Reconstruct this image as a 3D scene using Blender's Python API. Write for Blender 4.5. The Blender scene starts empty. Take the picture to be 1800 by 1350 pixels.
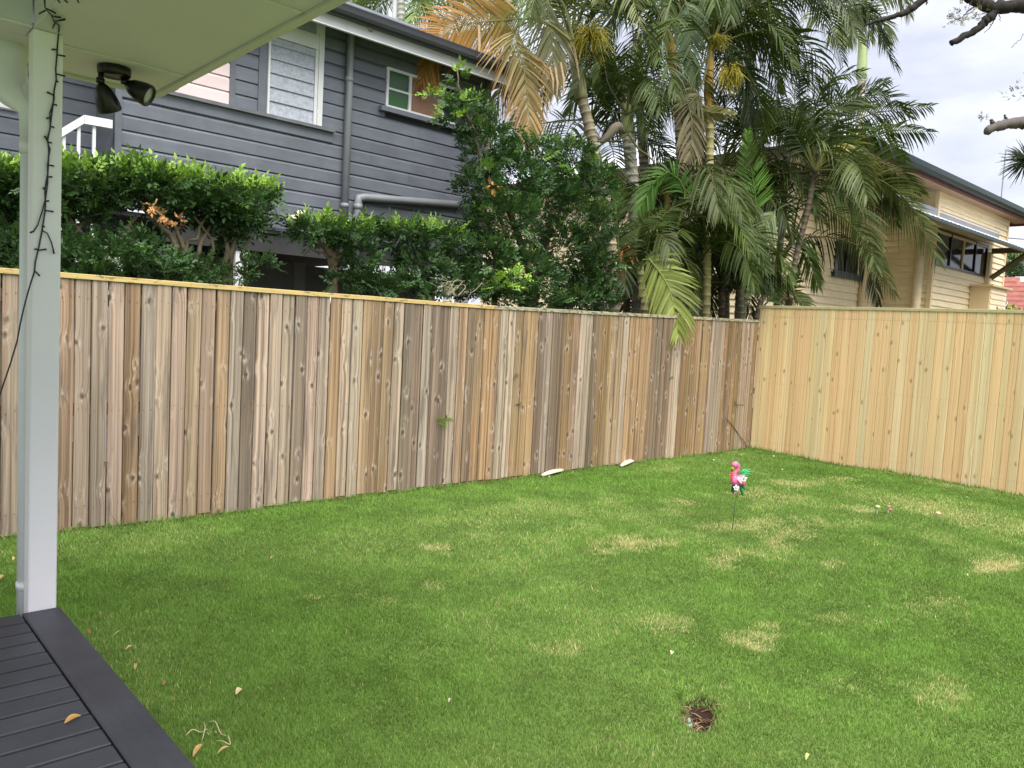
import bpy, math, random
import numpy as np
from mathutils import Vector, Matrix
random.seed(7); rng = np.random.default_rng(7)
R = math.radians
sc = bpy.context.scene
col = sc.collection

# ------------------------------------------------------------------ camera
H = 1.52                       # camera height above the lawn
YAW, PIT, ROL, FPX = 0.743467, -0.0720359, 0.0537323, 1384.64
fw = np.array([math.sin(YAW)*math.cos(PIT), math.cos(YAW)*math.cos(PIT), math.sin(PIT)])
r0 = np.array([math.cos(YAW), -math.sin(YAW), 0.0]); u0 = np.cross(r0, fw)
RT = math.cos(ROL)*r0 + math.sin(ROL)*u0
UP = -math.sin(ROL)*r0 + math.cos(ROL)*u0
cam = bpy.data.cameras.new('camera'); co = bpy.data.objects.new('camera', cam); col.objects.link(co)
m = Matrix.Identity(4)
for i in range(3):
    m[i][0] = RT[i]; m[i][1] = UP[i]; m[i][2] = -fw[i]
m[0][3], m[1][3], m[2][3] = 0, 0, H
co.matrix_world = m
cam.sensor_width = 36; cam.lens = 36*FPX/1800; cam.clip_start = 0.05; cam.clip_end = 2000
sc.camera = co

# ------------------------------------------------------------------ sky, sun, exposure
SUN_EL, SUN_AZ = 62, 200        # azimuth measured clockwise from +Y
w = bpy.data.worlds.new('World'); sc.world = w; w.use_nodes = True
nt = w.node_tree; nt.nodes.clear()
def N(t, kind, **kw):
    n = t.nodes.new(kind)
    for k, v in kw.items(): setattr(n, k, v)
    return n
out = N(nt, 'ShaderNodeOutputWorld'); bg = N(nt, 'ShaderNodeBackground'); sky = N(nt, 'ShaderNodeTexSky')
sky.sky_type = 'NISHITA'; sky.sun_disc = False; sky.sun_elevation = R(SUN_EL); sky.sun_rotation = R(SUN_AZ)
tc = N(nt, 'ShaderNodeTexCoord'); mp = N(nt, 'ShaderNodeMapping'); mp.inputs['Scale'].default_value = (1.2, 1.2, 3.2)
cn = N(nt, 'ShaderNodeTexNoise'); cn.inputs['Scale'].default_value = 3.0; cn.inputs['Detail'].default_value = 6; cn.inputs['Roughness'].default_value = .52
cr = N(nt, 'ShaderNodeValToRGB')
cr.color_ramp.elements[0].position = .36; cr.color_ramp.elements[0].color = (.50, .52, .62, 1)
cr.color_ramp.elements[1].position = .66; cr.color_ramp.elements[1].color = (.86, .87, .93, 1)
sc_ = N(nt, 'ShaderNodeVectorMath', operation='SCALE'); sc_.inputs['Scale'].default_value = 2.95
mx = N(nt, 'ShaderNodeMix', data_type='RGBA'); mx.inputs['Factor'].default_value = .93
L = nt.links.new
L(tc.outputs['Generated'], mp.inputs['Vector']); L(mp.outputs[0], cn.inputs['Vector']); L(cn.outputs['Fac'], cr.inputs['Fac'])
L(cr.outputs['Color'], sc_.inputs[0]); L(sky.outputs[0], mx.inputs[6]); L(sc_.outputs[0], mx.inputs[7])
L(mx.outputs[2], bg.inputs['Color']); bg.inputs['Strength'].default_value = 0.10
L(bg.outputs[0], out.inputs[0])
sl = bpy.data.lights.new('sun', 'SUN'); sl.energy = 1.5; sl.angle = R(60); sl.color = (1, .96, .9)
so = bpy.data.objects.new('sun', sl); col.objects.link(so); so.location = (0, -5, 12)
sd = Vector((math.sin(R(SUN_AZ))*math.cos(R(SUN_EL)), math.cos(R(SUN_AZ))*math.cos(R(SUN_EL)), math.sin(R(SUN_EL))))
so.rotation_euler = (-sd).to_track_quat('-Z', 'Y').to_euler()
sc.view_settings.view_transform = 'Standard'; sc.view_settings.look = 'None'
sc.view_settings.exposure = 2.15; sc.view_settings.gamma = 1; sc.view_settings.use_curve_mapping = False
sc.render.engine = 'CYCLES'
sc.cycles.max_bounces = 6; sc.cycles.diffuse_bounces = 3; sc.cycles.glossy_bounces = 2; sc.cycles.transmission_bounces = 4
sc.cycles.transparent_max_bounces = 4

# ------------------------------------------------------------------ measuring helpers
def ray(px, py): return ((px-900)/FPX)*RT - ((py-675)/FPX)*UP + fw
O = np.array([0, 0, H])
def at(px, py, ax, val):
    d = ray(px, py); return O + d*((val-O[ax])/d[ax])
def atd(px, py, D): return O + ray(px, py)*D
def proj(p):
    q = np.asarray(p, float)-O; D = q@fw
    return 900+FPX*(q@RT)/D, 675-FPX*(q@UP)/D, D

# ------------------------------------------------------------------ object helpers
def tag(o, label=None, cat=None, group=None, kind=None):
    if label: o['label'] = label
    if cat: o['category'] = cat
    if group: o['group'] = group
    if kind: o['kind'] = kind
    return o
def empty(name, loc, label=None, cat=None, group=None):
    o = bpy.data.objects.new(name, None); col.objects.link(o); o.location = Vector(loc); o.empty_display_size = .1
    return tag(o, label, cat, group)
def link(name, me, mat=None, parent=None, color=None):
    o = bpy.data.objects.new(name, me); col.objects.link(o)
    if mat and not me.materials: me.materials.append(mat)
    if parent:
        o.parent = parent; o.matrix_parent_inverse = Matrix.Translation(-parent_loc(parent))
    if color: o.color = (*color, 1)
    return o
def parent_loc(p):
    v = Vector(p.location)
    while p.parent: p = p.parent; v = v*1  # parents carry no rotation
    return v
class MB:
    def __init__(s): s.v = []; s.f = []; s.c = []
    def add(s, vs, fs, c=None):
        n = len(s.v); s.v += [tuple(map(float, x)) for x in vs]; s.f += [tuple(i+n for i in f) for f in fs]
        s.c += [c or (1, 1, 1)]*len(vs); return s
    def box(s, a, b, c=None):
        x0, y0, z0 = [min(p, q) for p, q in zip(a, b)]; x1, y1, z1 = [max(p, q) for p, q in zip(a, b)]
        return s.add([(x0,y0,z0),(x1,y0,z0),(x1,y1,z0),(x0,y1,z0),(x0,y0,z1),(x1,y0,z1),(x1,y1,z1),(x0,y1,z1)],
              [(0,3,2,1),(4,5,6,7),(0,1,5,4),(1,2,6,5),(2,3,7,6),(3,0,4,7)], c)
    def prism(s, prof, fn, c=None):      # prof closed polygon, fn(u,v,end)->xyz, end in 0,1
        n = len(prof); vs = [fn(u, v, 0) for u, v in prof]+[fn(u, v, 1) for u, v in prof]
        fs = [tuple(range(n-1, -1, -1)), tuple(range(n, 2*n))]+[(i, (i+1) % n, n+(i+1) % n, n+i) for i in range(n)]
        return s.add(vs, fs, c)
    def tube(s, pts, r, n=8, c=None, cap=True):
        pts = [np.asarray(p, float) for p in pts]; k = len(pts)
        rs = [r]*k if np.isscalar(r) else list(r)
        vs = []; fs = []; prev = None
        for i, p in enumerate(pts):
            t = pts[min(i+1, k-1)]-pts[max(i-1, 0)]; t = t/(np.linalg.norm(t)+1e-9)
            a = np.cross(t, [0, 0, 1.]) if prev is None else prev-t*(prev@t)
            if np.linalg.norm(a) < 1e-3: a = np.cross(t, [1., 0, 0])
            a = a/np.linalg.norm(a); b = np.cross(t, a); prev = a
            for j in range(n):
                an = 2*math.pi*j/n; vs.append(p+rs[i]*(math.cos(an)*a+math.sin(an)*b))
        for i in range(k-1):
            for j in range(n): fs.append((i*n+j, i*n+(j+1) % n, (i+1)*n+(j+1) % n, (i+1)*n+j))
        if cap: fs += [tuple(range(n-1, -1, -1)), tuple(range((k-1)*n, k*n))]
        return s.add(vs, fs, c)
    def lathe(s, p, axis, prof, n=14, c=None):   # prof [(along, radius)]
        ax = np.asarray(axis, float); ax /= np.linalg.norm(ax)
        return s.tube_prof(np.asarray(p, float), ax, prof, n, c)
    def tube_prof(s, p, ax, prof, n, c):
        a = np.cross(ax, [0, 0, 1.]);
        if np.linalg.norm(a) < 1e-3: a = np.array([1., 0, 0])
        a /= np.linalg.norm(a); b = np.cross(ax, a); vs = []; fs = []
        for h, r in prof:
            for j in range(n):
                an = 2*math.pi*j/n; vs.append(p+ax*h+r*(math.cos(an)*a+math.sin(an)*b))
        for i in range(len(prof)-1):
            for j in range(n): fs.append((i*n+j, i*n+(j+1) % n, (i+1)*n+(j+1) % n, (i+1)*n+j))
        fs += [tuple(range(n-1, -1, -1)), tuple(range((len(prof)-1)*n, len(prof)*n))]
        return s.add(vs, fs, c)
    def mesh(s, name, smooth=False, colors=False):
        me = bpy.data.meshes.new(name); me.from_pydata(s.v, [], s.f); me.update()
        if colors:
            ca = me.color_attributes.new('col', 'FLOAT_COLOR', 'POINT')
            ca.data.foreach_set('color', np.c_[np.array(s.c, float), np.ones(len(s.c))].ravel())
        if smooth: me.polygons.foreach_set('use_smooth', [True]*len(me.polygons))
        return me
    def build(s, name, mat, parent=None, smooth=False, colors=False, color=None):
        return link(name, s.mesh(name, smooth, colors), mat, parent, color)
def tri_mesh(name, V, F, C, smooth=False):
    V = np.asarray(V, np.float32); F = np.asarray(F, np.int32)
    me = bpy.data.meshes.new(name); k = F.shape[1]
    me.vertices.add(len(V)); me.vertices.foreach_set('co', V.ravel())
    me.loops.add(F.size); me.loops.foreach_set('vertex_index', F.ravel())
    me.polygons.add(len(F)); me.polygons.foreach_set('loop_start', np.arange(0, F.size, k, dtype=np.int32))
    me.update(calc_edges=True)
    ca = me.color_attributes.new('col', 'FLOAT_COLOR', 'POINT')
    ca.data.foreach_set('color', np.c_[C, np.ones(len(C))].astype(np.float32).ravel())
    if smooth: me.polygons.foreach_set('use_smooth', np.ones(len(F), bool))
    return me

# ------------------------------------------------------------------ materials
def new_mat(name):
    mt = bpy.data.materials.new(name); mt.use_nodes = True; t = mt.node_tree
    b = t.nodes['Principled BSDF']; return mt, t, b
def ramp(t, fac, stops):
    n = N(t, 'ShaderNodeValToRGB'); e = n.color_ramp.elements
    while len(e) < len(stops): e.new(.5)
    for i, (p, c) in enumerate(stops):
        e[i].position = p; e[i].color = (*c, 1) if len(c) == 3 else c
    t.links.new(fac, n.inputs[0]); return n.outputs[0]
def noise(t, vec, scale, detail=4, rough=.55, mapping=None, dist=0):
    if mapping:
        mpn = N(t, 'ShaderNodeMapping'); mpn.inputs['Scale'].default_value = mapping; t.links.new(vec, mpn.inputs[0]); vec = mpn.outputs[0]
    n = N(t, 'ShaderNodeTexNoise'); n.inputs['Scale'].default_value = scale; n.inputs['Detail'].default_value = detail
    n.inputs['Roughness'].default_value = rough; n.inputs['Distortion'].default_value = dist
    t.links.new(vec, n.inputs['Vector']); return n.outputs['Fac']
def mixc(t, fac, a, b, mode='MIX'):
    n = N(t, 'ShaderNodeMix', data_type='RGBA', blend_type=mode)
    for i, v in ((0, fac), (6, a), (7, b)):
        if isinstance(v, (int, float)): n.inputs[i].default_value = v
        elif isinstance(v, tuple): n.inputs[i].default_value = (*v, 1)
        else: t.links.new(v, n.inputs[i])
    return n.outputs[2]
def mth(t, op, a, b=0.0, c=None):
    n = N(t, 'ShaderNodeMath', operation=op)
    for i, v in enumerate((a, b) if c is None else (a, b, c)):
        if isinstance(v, (int, float)): n.inputs[i].default_value = v
        else: t.links.new(v, n.inputs[i])
    return n.outputs[0]
def bump(t, b, h, strength=.3, dist=.004):
    n = N(t, 'ShaderNodeBump'); n.inputs['Strength'].default_value = strength; n.inputs['Distance'].default_value = dist
    t.links.new(h, n.inputs['Height']); t.links.new(n.outputs[0], b.inputs['Normal'])
def objvec(t, rnd=True):
    tcn = N(t, 'ShaderNodeTexCoord'); v = tcn.outputs['Object']
    if rnd:
        oi = N(t, 'ShaderNodeObjectInfo'); k = N(t, 'ShaderNodeVectorMath', operation='SCALE'); k.inputs[0].default_value = (7.3, 3.1, 41.7)
        t.links.new(oi.outputs['Random'], k.inputs['Scale'])
        a = N(t, 'ShaderNodeVectorMath', operation='ADD'); t.links.new(v, a.inputs[0]); t.links.new(k.outputs[0], a.inputs[1]); v = a.outputs[0]
    return v
def wood(name, old):
    mt, t, b = new_mat(name); v = objvec(t); oi = N(t, 'ShaderNodeObjectInfo'); base = oi.outputs['Color']
    # knots: round cells in the face of the board
    sp = N(t, 'ShaderNodeSeparateXYZ'); t.links.new(v, sp.inputs[0]); cb = N(t, 'ShaderNodeCombineXYZ')
    t.links.new(sp.outputs[0], cb.inputs[0]); t.links.new(sp.outputs[2], cb.inputs[1])
    wob = noise(t, v, 1, 2, .5, (30, 30, 30)); cw = N(t, 'ShaderNodeVectorMath', operation='ADD')
    cw2 = N(t, 'ShaderNodeCombineXYZ'); t.links.new(mth(t, 'MULTIPLY', wob, .03), cw2.inputs[0]); t.links.new(mth(t, 'MULTIPLY', wob, .02), cw2.inputs[1])
    t.links.new(cb.outputs[0], cw.inputs[0]); t.links.new(cw2.outputs[0], cw.inputs[1])
    vo = N(t, 'ShaderNodeTexVoronoi', voronoi_dimensions='2D'); vo.inputs['Scale'].default_value = 5.2; t.links.new(cw.outputs[0], vo.inputs['Vector'])
    d = vo.outputs['Distance']
    # grain bends round the knots
    bend = mth(t, 'MULTIPLY', mth(t, 'POWER', mth(t, 'SUBTRACT', 1, mth(t, 'MINIMUM', mth(t, 'MULTIPLY', d, 2.6), 1)), 2), .022)
    ad = N(t, 'ShaderNodeVectorMath', operation='ADD'); cbb = N(t, 'ShaderNodeCombineXYZ'); t.links.new(bend, cbb.inputs[0])
    t.links.new(v, ad.inputs[0]); t.links.new(cbb.outputs[0], ad.inputs[1]); gv = ad.outputs[0]
    g1 = noise(t, gv, 1, 6, .62, (115, 60, 1.3)); g2 = noise(t, gv, 1, 4, .6, (40, 14, .45)); g3 = noise(t, v, 1, 3, .5, (6, 6, 1.1))
    fine = ramp(t, g1, [(.30, (.34, .30, .27) if old else (.66, .56, .45)), (.50, (.98, .98, .98)), (.70, (1.3, 1.28, 1.25))])
    c = mixc(t, .8 if old else .55, base, fine, 'MULTIPLY')
    wide = ramp(t, g2, [(.32, (.36, .31, .26) if old else (.80, .68, .54)), (.55, (1, 1, 1)), (.72, (1.35, 1.3, 1.26) if old else (1.08, 1.08, 1.05))])
    c = mixc(t, .85, c, wide, 'MULTIPLY')
    if old:
        gr = ramp(t, g3, [(.42, (0, 0, 0)), (.68, (1, 1, 1))]); c = mixc(t, mth(t, 'MULTIPLY', gr, .5), c, mixc(t, .5, c, (.20, .18, .165)))
        dkz = ramp(t, noise(t, v, 1, 4, .6, (14, 14, 2.2)), [(.56, (0, 0, 0)), (.70, (1, 1, 1))]); c = mixc(t, mth(t, 'MULTIPLY', dkz, .62), c, (.10, .085, .075))
        rd = ramp(t, noise(t, gv, 1, 2, .5, (16, 16, .9)), [(.66, (0, 0, 0)), (.76, (1, 1, 1))]); c = mixc(t, mth(t, 'MULTIPLY', rd, .4), c, (.36, .17, .08))
    else:
        gr = ramp(t, g3, [(.40, (0, 0, 0)), (.7, (1, 1, 1))]); c = mixc(t, mth(t, 'MULTIPLY', gr, .35), c, (.60, .50, .27))
        rd = ramp(t, noise(t, gv, 1, 2, .5, (30, 20, .8)), [(.70, (0, 0, 0)), (.78, (1, 1, 1))]); c = mixc(t, mth(t, 'MULTIPLY', rd, .45), c, (.42, .17, .06))
    halo = ramp(t, d, [(.06, (0, 0, 0)), (.10, (1, 1, 1)), (.15, (.5, .5, .5)), (.24, (0, 0, 0))])
    hs_ = mth(t, 'MULTIPLY', halo, ramp(t, noise(t, v, 1, 3, .6, (60, 60, 18)), [(.45, (0, 0, 0)), (.62, (1, 1, 1))]))
    c = mixc(t, mth(t, 'MULTIPLY', hs_, .65 if old else .35), c, (.62, .54, .45) if old else (.80, .62, .36))
    kc = ramp(t, d, [(.0, (1, 1, 1)), (.035, (.95, .95, .95)), (.058, (.45, .45, .45)), (.11, (0, 0, 0))])
    sel = ramp(t, vo.outputs['Color'], [(.35, (0, 0, 0)), (.42, (1, 1, 1))])
    kk = mth(t, 'MULTIPLY', mth(t, 'MULTIPLY', kc, sel), .8 if old else .7)
    c = mixc(t, kk, c, (.075, .05, .035) if old else (.27, .14, .055))
    t.links.new(c, b.inputs['Base Color']); b.inputs['Roughness'].default_value = .85 if old else .7
    b.inputs['Specular IOR Level'].default_value = .2
    bump(t, b, g1, .5, .003); return mt
def paint(name, color, rough=.55, var=.12, scale=3, spec=.35, flake=None, streak=None, bmp=.15):
    mt, t, b = new_mat(name); v = objvec(t); n = noise(t, v, scale, 5, .6)
    lo = tuple(x*(1-var) for x in color); hi = tuple(min(1, x*(1+var)) for x in color)
    c = ramp(t, n, [(.3, lo), (.7, hi)])
    if streak:
        s = noise(t, v, 1, 4, .6, streak); c = mixc(t, .5, c, ramp(t, s, [(.3, (.78, .78, .78)), (.6, (1.05, 1.05, 1.05))]), 'MULTIPLY')
    if flake:
        f = noise(t, v, 9, 7, .7); c = mixc(t, ramp(t, f, [(.70, (0, 0, 0)), (.73, (1, 1, 1))]), c, flake)
    t.links.new(c, b.inputs['Base Color']); b.inputs['Roughness'].default_value = rough; b.inputs['Specular IOR Level'].default_value = spec
    bump(t, b, noise(t, v, 40, 4, .6), bmp, .002); return mt
def leafy(name, trans=.35, rough=.45, spec=.35):
    mt, t, b = new_mat(name); at_ = N(t, 'ShaderNodeAttribute', attribute_name='col')
    c = at_.outputs['Color']
    t.links.new(c, b.inputs['Base Color']); b.inputs['Roughness'].default_value = rough; b.inputs['Specular IOR Level'].default_value = spec
    tr = N(t, 'ShaderNodeBsdfTranslucent'); t.links.new(mixc(t, .5, c, (.95, 1, .55), 'MULTIPLY'), tr.inputs['Color'])
    ms = N(t, 'ShaderNodeMixShader'); ms.inputs[0].default_value = trans
    t.links.new(b.outputs[0], ms.inputs[1]); t.links.new(tr.outputs[0], ms.inputs[2])
    t.links.new(ms.outputs[0], t.nodes['Material Output'].inputs[0]); return mt
def vcol(name, rough=.7, spec=.3):
    mt, t, b = new_mat(name); at_ = N(t, 'ShaderNodeAttribute', attribute_name='col'); v = objvec(t)
    c = mixc(t, .7, at_.outputs['Color'], ramp(t, noise(t, v, 25, 5, .6), [(.3, (.7, .7, .7)), (.7, (1.15, 1.15, 1.15))]), 'MULTIPLY')
    t.links.new(c, b.inputs['Base Color']); b.inputs['Roughness'].default_value = rough; b.inputs['Specular IOR Level'].default_value = spec; return mt
def glass(name, color, rough=.1, spec=.6):
    mt, t, b = new_mat(name); v = objvec(t)
    t.links.new(ramp(t, noise(t, v, 3, 3, .5), [(.3, tuple(x*.75 for x in color)), (.7, tuple(x*1.2 for x in color))]), b.inputs['Base Color'])
    b.inputs['Roughness'].default_value = rough; b.inputs['Specular IOR Level'].default_value = spec
    bump(t, b, noise(t, v, 22, 3, .5), .1, .003); return mt
M_old = wood('weathered_pine', True); M_new = wood('new_pine', False)
M_grey = paint('grey_house_paint', (.148, .160, .188), .38, .2, 2.2, .5, flake=(.30, .30, .32), streak=(2, 2, 18))
M_grey_l = paint('grey_pipe_paint', (.25, .26, .28), .4, .08, 5, .4)
M_pink = paint('pink_paint', (.85, .68, .68), .5, .06, 4)
M_white = paint('white_gloss', (.78, .79, .80), .4, .03, 3, .45)
M_post = paint('white_post_paint', (.92, .88, .93), .4, .03, 2, .45, flake=(.62, .64, .67))
M_oldwhite = paint('chipped_white', (.72, .72, .72), .5, .05, 4, .4, flake=(.32, .31, .30))
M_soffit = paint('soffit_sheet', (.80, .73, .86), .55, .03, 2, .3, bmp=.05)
M_fascia = paint('fascia_paint', (.70, .67, .70), .45, .04, 3)
M_beam = paint('beam_paint', (.66, .64, .68), .45, .04, 3)
M_gutter = paint('charcoal_gutter', (.045, .047, .055), .3, .1, 6, .5)
M_deck = paint('charcoal_deck_stain', (.048, .050, .063), .5, .25, 3, .4, streak=(90, 2, 40), bmp=.5)
M_deckx = paint('charcoal_board_stain', (.045, .048, .060), .5, .25, 3, .4, streak=(2, 90, 40), bmp=.5)
M_black = paint('black_plastic', (.006, .006, .007), .32, .1, 8, .5)
M_lens = glass('lamp_lens', (.42, .42, .40), .15)
M_frost = paint('frosted_glass', (.44, .46, .52), .25, .22, 26, .6, bmp=.4)
M_green = glass('green_glass', (.02, .09, .015), .25, .5)
M_amber = glass('amber_glass', (.26, .13, .07), .3, .5)
M_dark = glass('dark_glass', (.015, .016, .018), .08, .45)
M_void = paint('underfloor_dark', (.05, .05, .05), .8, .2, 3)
M_under = paint('underhouse_wall', (.22, .22, .22), .8, .08, 2)
M_cream = paint('cream_paint', (.88, .74, .48), .55, .06, 2, .3, streak=(3, 3, 20))
M_creamtrim = paint('cream_trim', (.76, .60, .36), .55, .05, 3)
M_red = paint('dark_red_fascia', (.12, .03, .025), .5, .15, 3)
M_dgreen = paint('green_trim', (.012, .03, .026), .4, .1, 4, .45)
M_brown = paint('brown_bracket', (.14, .10, .065), .6, .15, 4)
M_zinc = paint('zinc_roof', (.62, .64, .68), .35, .06, 2, .5)
M_flash = paint('lead_flashing', (.30, .31, .35), .5, .08, 3)
M_tile = paint('terracotta_tile', (.58, .29, .24), .7, .2, 6)
M_leaf = leafy('shrub_leaf', .22, .42, .3); M_frond = leafy('palm_leaflet', .2, .45, .22); M_grass = leafy('grass_blade', .3, .6, .15)
M_bark = vcol('bark', .8, .2); M_trunk = vcol('palm_trunk', .65, .3)
M_misc = vcol('coloured_plastic', .4, .4); M_dry = leafy('dry_leaf', .15, .7, .2)

# ------------------------------------------------------------------ numpy value noise
def vnoise(x, y, s, seed=0):
    rg = np.random.default_rng(seed); T = rg.random((64, 64)); x = x/s; y = y/s
    i = np.floor(x).astype(int); j = np.floor(y).astype(int); fx = x-i; fy = y-j
    fx = fx*fx*(3-2*fx); fy = fy*fy*(3-2*fy); g = lambda a, b: T[a % 64, b % 64]
    return g(i, j)*(1-fx)*(1-fy)+g(i+1, j)*fx*(1-fy)+g(i, j+1)*(1-fx)*fy+g(i+1, j+1)*fx*fy

# ------------------------------------------------------------------ ground
CORNER = at(1318, 790, 2, 0); XC, YF = CORNER[0], CORNER[1]
HOLE = at(1232, 1252, 2, 0)
def gz(x, y):
    x = np.asarray(x, float); y = np.asarray(y, float)
    z = (vnoise(x, y, 1.1, 3)-.5)*.03+(vnoise(x, y, .35, 4)-.5)*.012
    d = np.sqrt(((x-HOLE[0])*math.cos(.5)+(y-HOLE[1])*math.sin(.5))**2*.20+(-(x-HOLE[0])*math.sin(.5)+(y-HOLE[1])*math.cos(.5))**2*1.0)
    return z-.05*np.clip(1.3-d/.075, 0, 1), d
xs = np.unique(np.round(np.r_[np.linspace(-250, -2, 16), np.arange(-2, 12, .12), np.linspace(12, 350, 20), np.arange(HOLE[0]-.4, HOLE[0]+.4, .025)], 3))
ys = np.unique(np.round(np.r_[np.linspace(-200, -2, 14), np.arange(-2, 7, .12), np.linspace(7, 350, 20), np.arange(HOLE[1]-.4, HOLE[1]+.4, .025)], 3))
GX, GY = np.meshgrid(xs, ys, indexing='ij'); GZ, GD = gz(GX, GY)
GZ = np.where((GX > -2) & (GX < 12) & (GY > -2) & (GY < 7), GZ, 0)
nx, ny = GX.shape; idx = np.arange(nx*ny).reshape(nx, ny)
Fq = np.stack([idx[:-1, :-1], idx[1:, :-1], idx[1:, 1:], idx[:-1, 1:]], -1).reshape(-1, 4)
inl = ((GX < XC) & (GY < YF))
gc = np.where(inl[..., None], np.array([.14, .22, .05]), np.array([.09, .08, .05]))
gc = np.where((GD < .085)[..., None], np.array([.035, .022, .015]), gc)
me = tri_mesh('ground', np.stack([GX, GY, GZ], -1).reshape(-1, 3), Fq, gc.reshape(-1, 3), True); me.materials.append(vcol('soil', .95, .1))
tag(link('ground', me), kind='structure')

# ------------------------------------------------------------------ lawn grass
def lawn():
    parts = []
    for (d0, d1, dens) in ((1.6, 3.4, 42000), (3.4, 5, 30000), (5, 7.5, 19000), (7.5, 13.5, 10000)):
        # polar wedge in plan a little wider than the view
        a0, a1 = R(42.6-42), R(42.6+42); area = (d1*d1-d0*d0)*(a1-a0)/2; n = int(area*dens)
        a = rng.uniform(a0, a1, n); d = np.sqrt(rng.uniform(d0*d0, d1*d1, n))
        x = d*np.sin(a); y = d*np.cos(a)
        k = (x < XC-.012) & (y < YF-.012) & (y > -.5); parts.append(np.c_[x[k], y[k], d[k]])
    p = np.concatenate(parts); x, y, d = p.T; z, hd = gz(x, y)
    k = (hd > .05+rng.random(len(x))**2*.06) & ~((x < DX1+.01) & (y < DY)); x, y, d, z, hd = x[k], y[k], d[k], z[k], hd[k]; n = len(x)
    big = vnoise(x, y, .9, 11); mid = vnoise(x, y, .28, 12); fin = vnoise(x, y, .09, 13)
    # dry patches at their places
    dry = np.zeros(n)
    for (px, py, rx, ry, s) in PATCH:
        c = at(px, py, 2, 0); e = at(px+rx, py, 2, 0); f_ = at(px, py-ry, 2, 0)
        u = e-c; v = f_-c; dx, dy = x-c[0], y-c[1]; det = u[0]*v[1]-u[1]*v[0]
        q = np.hypot((dx*v[1]-dy*v[0])/det, (dy*u[0]-dx*u[1])/det)
        dry = np.maximum(dry, s*np.clip(1.25-q+(mid-.5)*1.1+(fin-.5)*.9, 0, 1))
    right = np.clip((x-3.0)/4.0, 0, 1)
    dry = np.clip(dry+np.clip((big*.55+mid*.45)-.58, 0, 1)*1.7*(.25+.75*right), 0, 1)
    edge = np.minimum(XC-x, YF-y); dry *= np.clip(edge/.5, .1, 1)
    h = (.016+.010*rng.random(n))*(.75+.5*mid)*(1-.3*dry); h *= np.where(d < 5, .78, .95); h = np.where(rng.random(n) < .003, h*2.6, h); h = np.where((edge < .05), h*(1.3+2.2*rng.random(n)**3), h)
    wd = np.clip(.0009*d**.8, .0014, .0060)*(.7+.6*rng.random(n))
    an = rng.uniform(0, 2*np.pi, n); tilt = rng.uniform(.1, 1.0, n)*h; ta = rng.uniform(0, 2*np.pi, n)
    ux, uy = np.cos(an)*wd, np.sin(an)*wd; tx, ty = np.cos(ta)*tilt, np.sin(ta)*tilt
    V = np.stack([np.c_[x-ux, y-uy, z-.003], np.c_[x+ux, y+uy, z-.003], np.c_[x+tx, y+ty, z+h]], 1).reshape(-1, 3)
    F = np.arange(n*3).reshape(-1, 3)
    g = np.array([.180, .322, .060])*(.74+.42*mid+.30*(fin-.5))[:, None]*(.78+.44*rng.random((n, 1)))
    lt = np.array([.36, .43, .17]); bm = big[:, None]*rng.random((n, 1)); g = g*(1-.35*bm)+lt*.5*bm
    st = np.array([.66, .58, .30])*(.75+.5*rng.random((n, 1)))
    pick = (rng.random(n) < dry*.85)[:, None]; c = np.where(pick, st, g)
    stray = (rng.random(n) < .02)[:, None]; c = np.where(stray, np.array([.46, .42, .20]), c)
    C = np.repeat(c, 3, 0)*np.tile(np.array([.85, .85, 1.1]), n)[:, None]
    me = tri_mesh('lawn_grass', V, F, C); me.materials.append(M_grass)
    tag(link('lawn_grass', me), 'short green lawn with straw coloured dry patches', 'grass', kind='stuff')
PATCH = [(775, 966, 45, 9, .8), (1110, 962, 60, 14, .8), (1060, 972, 40, 10, .6), (1280, 985, 40, 14, .7), (1390, 935, 70, 25, .55), (1330, 870, 60, 14, .45),
         (1390, 850, 45, 6, .5), (1210, 888, 40, 8, .45), (1320, 1130, 60, 26, .95), (1185, 1105, 50, 18, .6), (1745, 998, 45, 10, .95), (1465, 995, 30, 8, .55),
         (1500, 900, 40, 12, .45), (1640, 1060, 60, 20, .4), (555, 1055, 22, 6, .7), (632, 1048, 18, 6, .6), (760, 1030, 40, 10, .4), (1370, 955, 40, 10, .6),
         (1500, 1210, 60, 20, .4), (1690, 850, 60, 8, .35), (990, 1145, 50, 15, .4), (1650, 1210, 60, 25, .35), (1460, 1085, 60, 18, .35), (1250, 930, 40, 10, .5),
         (1480, 845, 40, 6, .4), (680, 1060, 30, 8, .35), (1200, 1090, 30, 10, .4), (1350, 1100, 30, 10, .6)]

# ------------------------------------------------------------------ deck, verandah
DZ = .35
dk = at(105.5, 1066, 2, DZ); DX1, DY = dk[0], dk[1]
DX0 = at(41, 1081, 2, DZ)[0]
deck = empty('deck', (DX0, DY, 0), 'charcoal stained timber deck with a wide border board', 'deck')
b = MB(); e = .004
def plank(mb, x0, x1, y0, y1, z0, z1, ch=.003):
    mb.add([(x0,y0,z0),(x1,y0,z0),(x1,y1,z0),(x0,y1,z0),(x0,y0,z1-ch),(x1,y0,z1-ch),(x1,y1,z1-ch),(x0,y1,z1-ch),
            (x0+ch,y0+ch,z1),(x1-ch,y0+ch,z1),(x1-ch,y1-ch,z1),(x0+ch,y1-ch,z1)],
           [(0,3,2,1),(0,1,5,4),(1,2,6,5),(2,3,7,6),(3,0,4,7),(4,5,9,8),(5,6,10,9),(6,7,11,10),(7,4,8,11),(8,9,10,11)]); return mb
plank(MB(), DX0, DX1, -1.2, DY, DZ-.032, DZ, .004).build('border_board', M_deck, deck)
yy = DY-.001; pitch = .105; i = 0
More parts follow.
